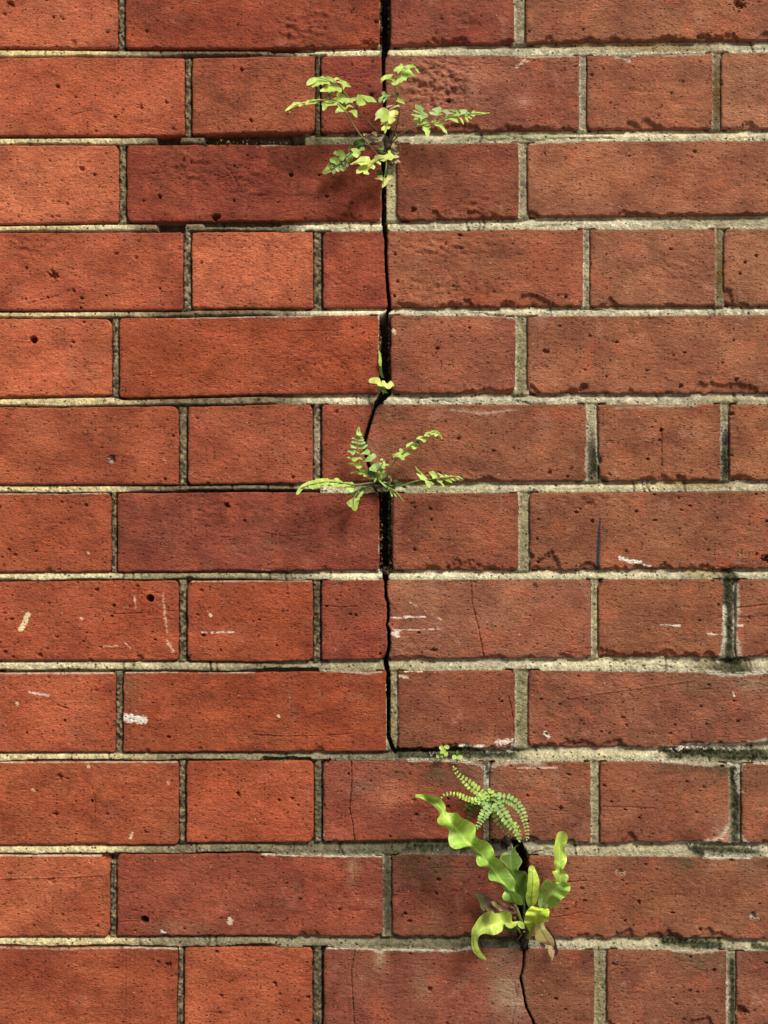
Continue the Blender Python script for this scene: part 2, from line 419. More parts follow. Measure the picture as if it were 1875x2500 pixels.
# efflorescence / soot / burn patches : x,y,rx,ry,target sRGB,strength
BLOT = [
 (1060,190,100,60,(176,116,98),.7),(1100,230,60,50,(160,100,90),.5),(900,2380,60,50,(120,80,66),.4),(905,1890,60,50,(160,95,80),.55),(950,1940,40,30,(178,112,92),.6),(885,1915,22,20,(140,110,95),.6),
 (1090,1890,110,34,(98,72,56),.75),(1040,1470,80,60,(170,112,90),.55),(980,1560,40,30,(165,105,85),.4),(1180,1880,30,60,(165,125,110),.5),(1230,2400,34,110,(150,118,102),.85),(1262,2440,20,60,(160,132,118),.8),(1215,2360,40,40,(140,98,80),.6),
 (1180,2370,30,60,(140,86,68),.4),(1030,2390,22,60,(150,110,92),.55),(930,2330,14,30,(190,165,140),.5),(860,2330,40,14,(140,90,74),.4),(860,2120,14,40,(165,120,100),.6),(1060,2110,110,36,(104,78,62),.7),(1060,2250,30,50,(140,90,72),.5),(980,2100,60,40,(96,62,48),.5),
 (960,2270,110,20,(135,86,70),.4),(560,2110,90,30,(128,66,50),.3),(440,2270,60,20,(150,118,98),.45),(330,2250,40,60,(120,60,44),.4),(320,1690,34,60,(128,88,66),.65),(330,1800,50,50,(130,66,48),.3),(640,1790,60,14,(100,60,44),.4),(480,1790,30,14,(105,60,45),.6),
 (740,1970,20,50,(148,80,64),.4),(300,1480,60,110,(150,62,40),.55),(360,1540,50,60,(140,62,44),.4),(640,1500,60,60,(160,74,46),.3),(380,1300,80,60,(120,62,54),.45),(620,1340,80,40,(134,80,70),.4),(300,1270,30,50,(112,58,50),.35),
 (480,400,110,40,(110,50,40),.5),(640,470,70,30,(104,48,40),.5),(830,400,90,40,(120,48,34),.4),(330,90,22,28,(186,92,58),.75),(370,180,60,10,(110,50,38),.3),(760,60,80,60,(140,76,60),.45),(480,70,90,50,(132,56,38),.4),
 (530,230,24,22,(112,50,34),.4),(480,260,20,26,(185,98,68),.3),(1280,250,20,12,(176,120,110),.8),(1160,90,60,20,(140,56,38),.3),(1000,60,60,60,(150,74,60),.4),(1090,870,60,60,(170,98,76),.5),(990,810,40,30,(160,100,80),.5),(1010,870,50,50,(150,62,44),.4),
 (390,840,34,40,(140,62,38),.55),(380,930,50,30,(132,58,36),.4),(620,830,60,60,(146,64,42),.4),(500,880,60,60,(172,80,50),.5),(840,880,60,40,(140,54,34),.35),(700,800,60,20,(150,62,40),.3),(560,1050,50,50,(150,84,64),.3),(520,1100,50,40,(140,62,42),.35),
 (550,650,26,12,(176,80,50),.4),(700,660,50,30,(186,92,62),.3),(60,590,80,40,(140,70,48),.45),(586,668,10,10,(130,52,34),.5),(745,745,40,10,(110,48,34),.5),(560,747,30,8,(110,50,36),.5),
 (1120,1100,120,60,(150,84,66),.3),(1380,1090,40,60,(140,76,52),.3),(1290,1140,50,40,(144,80,60),.3),(1600,1350,140,30,(150,78,52),.25),(1500,1450,60,40,(140,84,60),.35),(1620,1420,100,20,(132,76,56),.35),(1350,1500,80,40,(172,84,58),.35),(1280,1560,80,30,(162,76,52),.3),
 (1750,1500,40,60,(150,92,70),.35),(1700,1670,60,26,(120,88,70),.6),(1830,1670,50,20,(140,118,104),.55),(1740,1880,50,26,(88,68,52),.75),(1640,1870,60,20,(110,80,62),.5),(1770,2030,26,40,(190,140,128),.55),(1720,2340,70,30,(106,82,64),.6),(1680,2110,36,26,(92,74,56),.75),(1840,1890,60,30,(130,88,70),.5),
 (1830,2120,60,24,(128,96,76),.4),(1550,2340,40,20,(140,84,62),.4),(1300,1900,80,20,(178,118,96),.4),(1240,1700,20,80,(142,78,60),.4),(1850,2440,30,40,(170,112,90),.3),(1500,2200,120,60,(150,84,60),.3),(1400,2240,50,40,(186,84,58),.4),
 (1650,2180,120,60,(136,80,56),.35),(1600,1720,100,60,(150,84,62),.25),(1150,1700,70,70,(140,74,54),.35),(1010,1690,30,50,(150,82,66),.35),(1430,1900,80,50,(160,80,56),.25),(60,2380,70,30,(150,64,42),.3),(330,2400,60,40,(146,66,44),.3),(230,2240,40,60,(160,70,46),.35),
 (150,1950,70,30,(178,84,56),.3),(330,1980,60,50,(152,68,42),.35),(700,2010,60,40,(184,84,54),.3),(560,1930,50,40,(184,88,60),.35),(500,2000,50,40,(150,72,56),.35),(540,2440,60,40,(182,88,58),.3),(720,2400,40,80,(150,66,46),.35),(600,2360,60,40,(176,82,56),.3),
 (220,1640,60,30,(150,66,44),.3),(270,1740,30,80,(140,60,42),.55),(80,1750,80,60,(184,88,60),.3),(100,1540,110,50,(176,80,54),.3),(180,1330,80,60,(156,64,40),.3),(60,1280,60,50,(172,82,56),.3),(110,1080,80,60,(172,84,56),.25),(360,1060,60,60,(150,70,48),.3),(60,860,80,60,(196,98,66),.3),
 (300,440,40,60,(150,66,46),.35),(150,450,80,60,(196,102,70),.3),(100,90,100,50,(196,100,72),.3),(160,230,120,70,(190,92,64),.3),(360,170,60,40,(176,88,64),.3),(420,820,40,20,(120,62,46),.3),
 (1500,250,60,60,(178,96,72),.25),(1600,240,60,60,(160,84,60),.25),(1340,250,50,60,(164,70,46),.35),(1460,430,100,50,(182,100,74),.25),(1700,450,100,50,(164,84,60),.3),(1800,60,60,40,(182,100,76),.35),(1400,50,60,40,(166,80,58),.3),(1560,880,120,60,(176,94,68),.25),(1340,640,60,60,(178,90,64),.25),(1180,720,60,30,(180,88,60),.3)]
PAINT = [ # strokes: points, width, density, colour
 ([(300,1750),(325,1755),(350,1757)],9,.95,(238,228,214)),([(50,1536),(60,1522),(68,1500)],5.5,1,(232,214,170)),([(72,1690),(92,1693),(118,1698)],3,.8,(230,205,185)),
 ([(952,1509),(1000,1506),(1038,1506)],3,.6,(235,215,200)),([(952,1548),(975,1547)],8,.6,(232,215,200)),([(955,1537),(1020,1538),(1070,1536)],2,.5,(225,200,185)),
 ([(328,1455),(331,1485)],3,.7,(205,160,125)),([(300,1483),(325,1485)],3,.45,(205,150,120)),([(398,1450),(402,1500),(408,1545)],3.5,.6,(205,155,120)),([(408,1565),(422,1590)],5,.6,(215,170,145)),([(240,1580),(285,1576)],3.5,.45,(215,160,130)),([(305,1570),(318,1582)],3,.5,(215,165,135)),
 ([(492,1543),(530,1544),(570,1543)],3,.5,(222,195,172)),([(1515,1362),(1540,1370),(1565,1374)],5,.75,(236,226,210)),([(1570,1378),(1588,1383)],2.5,.6,(236,226,210)),([(1610,1525),(1660,1527)],2.5,.6,(226,205,185)),([(1725,1547),(1765,1549)],2.5,.6,(226,205,185)),([(1795,1527),(1812,1527)],3,.8,(226,205,185)),
 ([(1333,1791),(1338,1796)],6,.8,(225,205,180)),([(972,1649),(995,1654)],3.5,.8,(220,205,180)),([(990,1638),(1030,1638)],3,.6,(215,190,170)),([(1125,1822),(1150,1826),(1178,1824)],6,.85,(232,222,210)),([(1215,1812),(1245,1808),(1256,1818)],7,.75,(225,205,190)),
 ([(1264,1875),(1300,1874),(1360,1874)],3.5,.5,(220,170,150)),([(1262,165),(1275,150),(1290,148)],6,.5,(214,190,160)),([(563,2247),(562,2250)],7,.9,(215,200,180)),([(396,2273),(402,2277)],3,.9,(235,215,195)),([(1256,1600),(1270,1540)],1.5,.3,(200,150,120)),
 ([(1508,2130),(1520,2132)],8,.55,(190,150,120)),([(1835,2238),(1850,2240)],8,.45,(160,150,135)),([(1770,1530),(1765,1500)],3,.5,(200,190,170)),([(318,2045),(323,2035)],4,.6,(215,175,140)),([(409,1910),(412,1913)],3,.8,(215,175,140)),([(960,806),(963,812)],4,.8,(220,205,170)),
 ([(640,1390),(660,1392)],2,.3,(220,180,150)),([(1000,1470),(1090,1520)],3,.15,(225,190,170)),([(1505,2345),(1502,2352)],4,.7,(225,215,210)),([(268,1118),(272,1128)],4,.9,(150,135,125)),([(400,1119),(406,1129)],3,.7,(205,140,100)),([(215,1348),(216,1350)],3,.9,(225,190,150)),
 ([(198,1510),(199,1512)],3,.9,(225,195,160)),([(41,1717),(42,1719)],4,.9,(225,195,160)),([(80,1927),(82,1929)],4,.6,(215,180,140)),([(215,1872),(216,1873)],4,.9,(225,185,150)),([(680,1748),(682,1749)],3,.9,(225,205,170)),([(512,1502),(514,1503)],4,.9,(225,205,170)),([(1790,1690),(1793,1700)],2,.9,(225,205,180))]
INK = [([(1464,1268),(1462,1300),(1460,1345),(1459,1400)],[1.5,4,5.5,6])]
CRUST_HIGHLIGHTS = [ # pale lime crust, and highlights painted on brick top edges: polyline, half width, density
 ([(1600,1830),(1700,1820),(1800,1822),(1870,1808)],7,.8),([(1560,1850),(1700,1866),(1800,1868)],5,.6),([(1812,1866),(1800,1890),(1806,1930)],7,.55),([(1768,1480),(1770,1560),(1755,1610)],6,.7),([(1798,1430),(1802,1480),(1795,1540),(1806,1600)],7,.6),
 ([(1730,1640),(1780,1650),(1870,1640)],6,.7),([(1775,2020),(1760,2045),(1700,2060),(1640,2062)],5,.75),([(1805,2040),(1830,2062)],7,.6),([(1720,2092),(1830,2092)],6,.75),([(1640,2318),(1700,2326),(1780,2316)],5,.55),([(1180,1830),(1250,1830)],6,.5),
 ([(1000,1856),(1130,1858),(1180,1872),(1192,1920)],5,.65),([(1200,1870),(1260,1862),(1330,1864)],6,.5),([(790,1637),(900,1644),(930,1640)],2.5,.5),([(430,776),(640,772),(760,772)],3,.6),([(640,2086),(800,2090),(935,2091)],3,.75),([(790,2313),(900,2316),(930,2325),(940,2318),(1100,2322),(1150,2316)],4,.7),
 ([(300,1642),(450,1640),(620,1642)],2.5,.55),([(0,1645),(280,1643)],2.5,.5),([(300,2313),(440,2316)],3.5,.55),([(290,2315),(150,2318),(0,2314)],2.5,.4),([(1775,2470),(1780,2400)],4,.4),([(1777,1030),(1760,1060),(1762,1150)],3,.4),([(1432,1090),(1430,1150)],4,.4),([(1456,1040),(1460,1130)],3,.5),
 ([(950,1650),(972,1700),(971,1800)],2,.6),([(788,1860),(790,2050)],2,.4),([(1200,345),(1300,352),(1420,345)],3,.4),([(1235,772),(1260,780)],4,.5),([(1500,997),(1600,993),(1700,990)],3,.35),([(1100,1000),(1180,1010),(1260,1000)],4,.35),([(1260,137),(1300,139),(1400,136)],4,.5),
 ([(1500,140),(1560,133)],3,.7),([(1520,140),(1535,150)],4,.6),([(952,1660),(948,1700)],2,.5),([(1620,138),(1740,130)],3,.4),([(0,1206),(270,1205)],2,.4),([(640,355),(700,352)],3,.4),([(0,2089),(260,2089)],2.5,.5),([(0,1862),(430,1861)],2,.5),([(470,1420),(760,1418)],2,.45)]

def seg_dist(X, Y, pts, widths=None):
    best = np.full(X.shape, 1e9); bw = np.zeros(X.shape)
    for i in range(len(pts) - 1):
        (x0, y0), (x1, y1) = pts[i], pts[i + 1]
        dx, dy = x1 - x0, y1 - y0
        L2 = dx * dx + dy * dy + 1e-9
        t = np.clip(((X - x0) * dx + (Y - y0) * dy) / L2, 0, 1)
        d = np.hypot(X - (x0 + t * dx), Y - (y0 + t * dy))
        m = d < best
        best = np.where(m, d, best)
        if widths is not None:
            bw = np.where(m, widths[i] + (widths[i + 1] - widths[i]) * t, bw)
    return (best, bw) if widths is not None else best

def bb(pts, m): 
    xs = [p[0] for p in pts]; ys = [p[1] for p in pts]
    return min(xs) - m, max(xs) + m, min(ys) - m, max(ys) + m

def overlap(b, R): return b[0] < R[1] and b[1] > R[0] and b[2] < R[3] and b[3] > R[2]

def axis_lines(a, b, step, zones):
    """sample positions between a and b: fine close to the two ends and inside zones"""
    L = b - a
    pts = set()
    for e in (0, 1.2, 2.6, 4.2, 6.5, 9.0):
        pts.add(a + e); pts.add(b - e)
    n = max(2, int((L - 18) / step))
    for i in range(n + 1): pts.add(a + 9 + (L - 18) * i / n)
    for z0, z1, st in zones:
        z0 = max(z0, a + 2); z1 = min(z1, b - 2)
        if z1 > z0:
            k = int((z1 - z0) / st) + 1
            for i in range(k + 1): pts.add(z0 + (z1 - z0) * i / k)
    p = sorted(pts)
    out = [p[0]]
    for q in p[1:-1]:
        if q - out[-1] > 0.8 and p[-1] - q > 0.8: out.append(q)
    out.append(p[-1])
    return np.array(out)

def build_brick(row, Lf, Rf, target, parent, seed, name='brick'):
    Tf, Bf = TOPS[row], BOTS[row]
    yc0 = float(Tf(900)); yc1 = float(Bf(900))
    l0 = float(np.mean(ev(Lf, np.array([yc0, yc1])))); r0 = float(np.mean(ev(Rf, np.array([yc0, yc1]))))
    R = (l0 - 8, r0 + 8, float(Tf((l0 + r0) / 2)) - 10, float(Bf((l0 + r0) / 2)) + 10)
    inview = R[0] < 1890 and R[1] > -15 and R[2] < 2515 and R[3] > -15
    near = R[0] < 2400 and R[1] > -500
    step = 2.9 if inview else (9 if near else 16)
    rnd = random.Random(seed)
    zx, zy = [], []
    hl = [h for h in HOLES if overlap((h[0]-h[2], h[0]+h[2], h[1]-h[2], h[1]+h[2]), R)] if inview else []
    for h in hl:
        zx.append((h[0]-h[2]-2, h[0]+h[2]+2, 1.5)); zy.append((h[1]-h[2]-2, h[1]+h[2]+2, 1.5))
    cl = [c for c in CRACKS if overlap(bb(c[0], 3), R)] if inview else []
    for c in cl:
        b = bb(c[0], 4)
        if b[1]-b[0] < 60: zx.append((b[0], b[1], 1.6))
        if b[3]-b[2] < 60: zy.append((b[2], b[3], 1.6))
    pl = [c for c in PAINT if overlap(bb(c[0], c[1]), R)] if inview else []
    for c in pl:
        b = bb(c[0], c[1]+2); zx.append((b[0], b[1], 1.8)); zy.append((b[2], b[3], 1.8))
    il = [c for c in INK if overlap(bb(c[0], 6), R)] if inview else []
    for c in il:
        b = bb(c[0], 8); zx.append((b[0], b[1], 1.6))
    us = axis_lines(l0, r0, step, zx); us = (us - l0) / (r0 - l0)
    ym0, ym1 = float(Tf((l0+r0)/2)), float(Bf((l0+r0)/2))
    vs = axis_lines(ym0, ym1, step, zy); vs = (vs - ym0) / (ym1 - ym0)
    U, Vv = np.meshgrid(us, vs)
    xa = l0 + (r0 - l0) * U
    # wobbling, slightly broken arrises
    right = smooth((xa - 900) / 150)
    crisp = rnd.choice([.25, .5, .8, 1.1]) if l0 < 930 else rnd.choice([.6, .9, 1.2, 1.5])
    tw = fbm(xa / 26, np.full_like(xa, seed * 7.1), 5, 3) * 3.4 + fbm(xa / 140, np.full_like(xa, seed * 6.1), 45, 2) * 5.0
    bw = fbm(xa / 15, np.full_like(xa, seed * 3.7), 9, 3) * (2.4 + 3.4 * right) * (.5 + crisp)
    Tx = Tf(xa) + tw; Bx = Bf(xa) + bw - 1.0 * right
    Y = Tx + (Bx - Tx) * Vv
    wob = fbm(Y / 20, np.full_like(Y, seed * 2.3), 15, 3) * 4.2
    wob2 = fbm(Y / 20, np.full_like(Y, seed * 5.9), 25, 3) * 4.2
    jag = fbm(Y / 5, np.full_like(Y, 3.3), 33, 3) * 3.2
    Lx = ev(Lf, Y) + (jag if callable(Lf) and row != 5 else 0) + (wob if not callable(Lf) or row == 5 and l0 > 1000 else wob * .5)
    Rx = ev(Rf, Y) + (jag * .8 if callable(Rf) else 0) + (wob2 if not callable(Rf) else wob2 * .5)
    # rounded corners
    dT = Y - Tx; dB = Bx - Y
    def corner(d, c): 
        t = np.clip(1 - d / c, 0, 1); return c * (1 - np.sqrt(np.clip(1 - t * t, 0, 1)))
    cs = [rnd.choice([5, 7, 10, 15, 22]) for _ in range(4)]
    if row == 10 and l0 < 0 and r0 > 200: cs[1] = 18
    Lx = Lx + corner(dT, cs[0]) * .6 + corner(dB, cs[2]) * .6
    Rx = Rx - corner(dT, cs[1]) * .6 - corner(dB, cs[3]) * .6
    X = Lx + (Rx - Lx) * U
    mm = S * 1000
    e = np.minimum(np.minimum(X - Lx, Rx - X), np.minimum(dT, dB)) * mm
    H = np.zeros_like(X)
    # overall set of the brick and slow warping
    H += rnd.uniform(-.5, .5)
    H += (fbm(X / 120, Y / 90, 31 + seed, 3)) * 1.0
    r = 1.7
    H -= r - np.sqrt(np.clip(r * r - np.clip(r - e, 0, r) ** 2, 0, r * r))
    fine = fbm(X / 13, Y / 6.5, 41, 4)
    H += fine * 0.8
    # drag folds
    fold = fbm(X / 55, Y / 9, 77 + seed, 3)
    H -= 0.7 * smooth((np.abs(fold) - 0.25) / 0.1) * smooth((fbm(X/150, Y/60, 91, 2) + .12) / .2)
    rgt = float(smooth(((l0 + r0) / 2 - 900) / 350)) 
    col = np.zeros(X.shape + (3,)); col[:] = lin([v * .95 + m * .05 for v, m in zip(target, (160, 76, 52))]) * (np.array([.93, 1.15, 1.16]) * (1 - rgt) + np.array([.90, 1.33, 1.38]) * rgt)
    tone = .86 if l0 > 1240 and row >= 4 else (.92 if l0 > 900 else (1.06 if 600 < r0 - l0 < 660 and l0 < 400 and l0 > 200 else 1.02))
    col *= tone
    # tonal mottling inside one brick
    mot = fbm(X / 90, Y / 60, 201 + seed, 4)
    mot2 = fbm(X / 30, Y / 24, 301 + seed, 4)
    dk = np.clip(1 + mot * 0.9 + mot2 * 0.62, .45, 1.55)[..., None]
    col = col * np.concatenate([dk ** 0.85, dk ** 1.05, dk ** 1.0], axis=2)
    # brown weathering film in drifting patches, heavier to the right
    gr = smooth((fbm(X / 70, Y / 55, 401 + seed, 5) + .05) / .28)[..., None] * (.16 + .22 * rgt)
    col = col * (1 - gr) + lin((128, 84, 58)) * gr
    fr = smooth((fbm(X / 40, Y / 50, 501 + seed, 5) - .08) / .2)[..., None] * .28
    col = col * (1 - fr) + lin((196, 100, 70)) * fr
    ch = smooth((fbm(X / 34, Y / 46, 601 + seed, 5) - .16) / .16)[..., None] * (.14 + .16 * rgt)
    col = col * (1 - ch) + lin((188, 138, 116)) * ch
    # darker rim, uneven along the edges
    ed = smooth(1 - e / 5.0)[..., None] * (0.5 + 0.5 * vnoise(X / 30, Y / 30, 8))[..., None]
    col = col * (1 - 0.18 * ed)
    if inview:
        for (bx, by, rx, ry, c, s) in BLOT:
            if not overlap((bx-2*rx, bx+2*rx, by-2*ry, by+2*ry), R): continue
            q = ((X - bx) / rx) ** 2 + ((Y - by) / ry) ** 2
            a = np.exp(-q * 0.9) * s * (.75 + .2 * (bx > 1600) + .15 * (by > 1850)) * np.clip(1 + 2.2 * fbm(X / 28, Y / 22, int(bx) % 97, 4), 0.1, 1.9)
            a = np.clip(a, 0, 1)[..., None]
            col = col * (1 - a) + lin(c) * np.array([1.06, 1.10, .92]) * a
        for (bx, by, rx, ry, s) in ROUGH:
            if not overlap((bx-2*rx, bx+2*rx, by-2*ry, by+2*ry), R): continue
            a = np.exp(-(((X - bx) / rx) ** 2 + ((Y - by) / ry) ** 2)) * s
            H += a * (fbm(X / 15, Y / 10, 55, 3)) * 4.5
        for (pts, hw, den) in CRUST_HIGHLIGHTS:
            if not overlap(bb(pts, hw * 3), R): continue
            d = seg_dist(X, Y, pts)
            nz = fbm(X / 9, Y / 9, 61, 4)
            a = np.clip(smooth(1.25 - d / hw + nz * 2.0) * den, 0, 1)[..., None]
            col = col * (1 - a) + lin((205, 198, 176)) * a
            H += a[..., 0] * 0.35
        for (pts, w, dep) in cl:
            d = seg_dist(X, Y, pts) + (vnoise(X / 5, Y / 5, 3) - .5) * w
            a = smooth(1 - d / w) if w > 1.9 else smooth(1 - d / (w + .6))
            H -= a * dep
        for (pts, w, den, c) in pl:
            d = seg_dist(X, Y, pts)
            nz = fbm(X / 7, Y / 4, 71, 3)
            a = smooth((1.0 - d / w + (den - .5) * 1.4 + nz * 2.2 - .25) * 2.2) * (d < w * 1.25)
            a = np.clip(a, 0, 1)[..., None]
            col = col * (1 - a) + lin(c) * a
        for (pts, ws) in il:
            d, w = seg_dist(X, Y, pts, ws)
            a = smooth(1.5 - d / w * 1.2)[..., None]
            col = col * (1 - a) + lin((52, 54, 62)) * a
            H -= a[..., 0] * .6
        for (hx, hy, hr, dep) in hl:
            d = np.hypot(X - hx, Y - hy)
            if dep < 10: d = d + (vnoise(X / 4, Y / 4, 13) - .5) * hr * 1.1
            H -= dep * smooth((hr + 1.0 - d) / (2.2 if dep > 10 else hr * .8))
        # random pits
        ar = (r0 - l0) * (ym1 - ym0)
        for _ in range(int(ar / 7000 * rnd.choice([.2, .6, 1.2, 2.0]))):
            px, py = rnd.uniform(l0, r0), rnd.uniform(ym0, ym1)
            pr = rnd.choice([1.8, 2.2, 2.6, 3.0, 3.8]); dp = rnd.uniform(1.2, 3.2)
            d = np.hypot((X - px) / rnd.uniform(.9, 1.6), Y - py) + (vnoise(X / 4, Y / 4, 19) - .5) * 2
            pa = smooth((pr + .6 - d) / 2.0); H -= dp * pa; col = col * (1 - .35 * pa[..., None])
    for (cx, cy, cr, dep) in CHIPS:
        if not overlap((cx-cr, cx+cr, cy-cr*1.2, cy+cr*1.2), R): continue
        yy = (Y - cy) / max(.55, min(1.0, 14.0 / cr + .0))
        d = np.hypot(X - cx, yy) + fbm(X / 8, Y / 8, 23, 3) * cr * .9
        a = smooth((cr - d) / (cr * .45))
        H -= a * dep * .8
        col = col * (1 - .08 * a[..., None])
    # broken lower arris, stronger on the right of the crack and at the sides a little
    cw = np.clip(fbm(xa / 48, np.full_like(xa, seed * 1.3), 81, 5) - .02, 0, 1) * (7 + 16 * right) * crisp * 1.5
    a = smooth((cw - dB * mm) / 1.2) * (cw > .4)
    H -= a * (1.1 + 1.3 * right)
    depth = -H / 1000.0                       # +y goes into the wall
    nv, nu = X.shape
    VX = (X - 937.5) * S; VZ = Z0 + (1250 - Y) * S; VY = depth
    V = np.stack([VX, VY, VZ], -1).reshape(-1, 3)
    idx = np.arange(nv * nu).reshape(nv, nu)
    f = np.stack([idx[:-1, :-1], idx[1:, :-1], idx[1:, 1:], idx[:-1, 1:]], -1).reshape(-1, 4)
    ring = np.concatenate([idx[0, :], idx[1:, -1], idx[-1, -2::-1], idx[-2:0:-1, 0]])
    back = V[ring].copy(); back[:, 1] = 0.10
    n0 = len(V)
    V = np.concatenate([V, back])
    m = len(ring); j = np.arange(m); k = (j + 1) % m
    f2 = np.stack([ring[j], ring[k], n0 + k, n0 + j], -1)
    Fa = np.concatenate([f, f2])
    C = np.concatenate([col.reshape(-1, 3), col.reshape(-1, 3)[ring] * .9]) / LIGHT
    return V, Fa, C

wall = empty('brick_wall', (0, 0.11, 0))
tagprops(wall, 'red brick wall in alternating long and short bricks, split by a black crack', 'wall')
seed = 1
for r in sorted(ROWS):
    for (a, b, c) in ROWS[r]:
        seed += 1
        V, Fa, C = build_brick(r, a, b, c, wall, seed)
        mesh_obj('brick', V, Fa, M_BRICK, wall, origin=V[:-1].mean(axis=0), col=C)

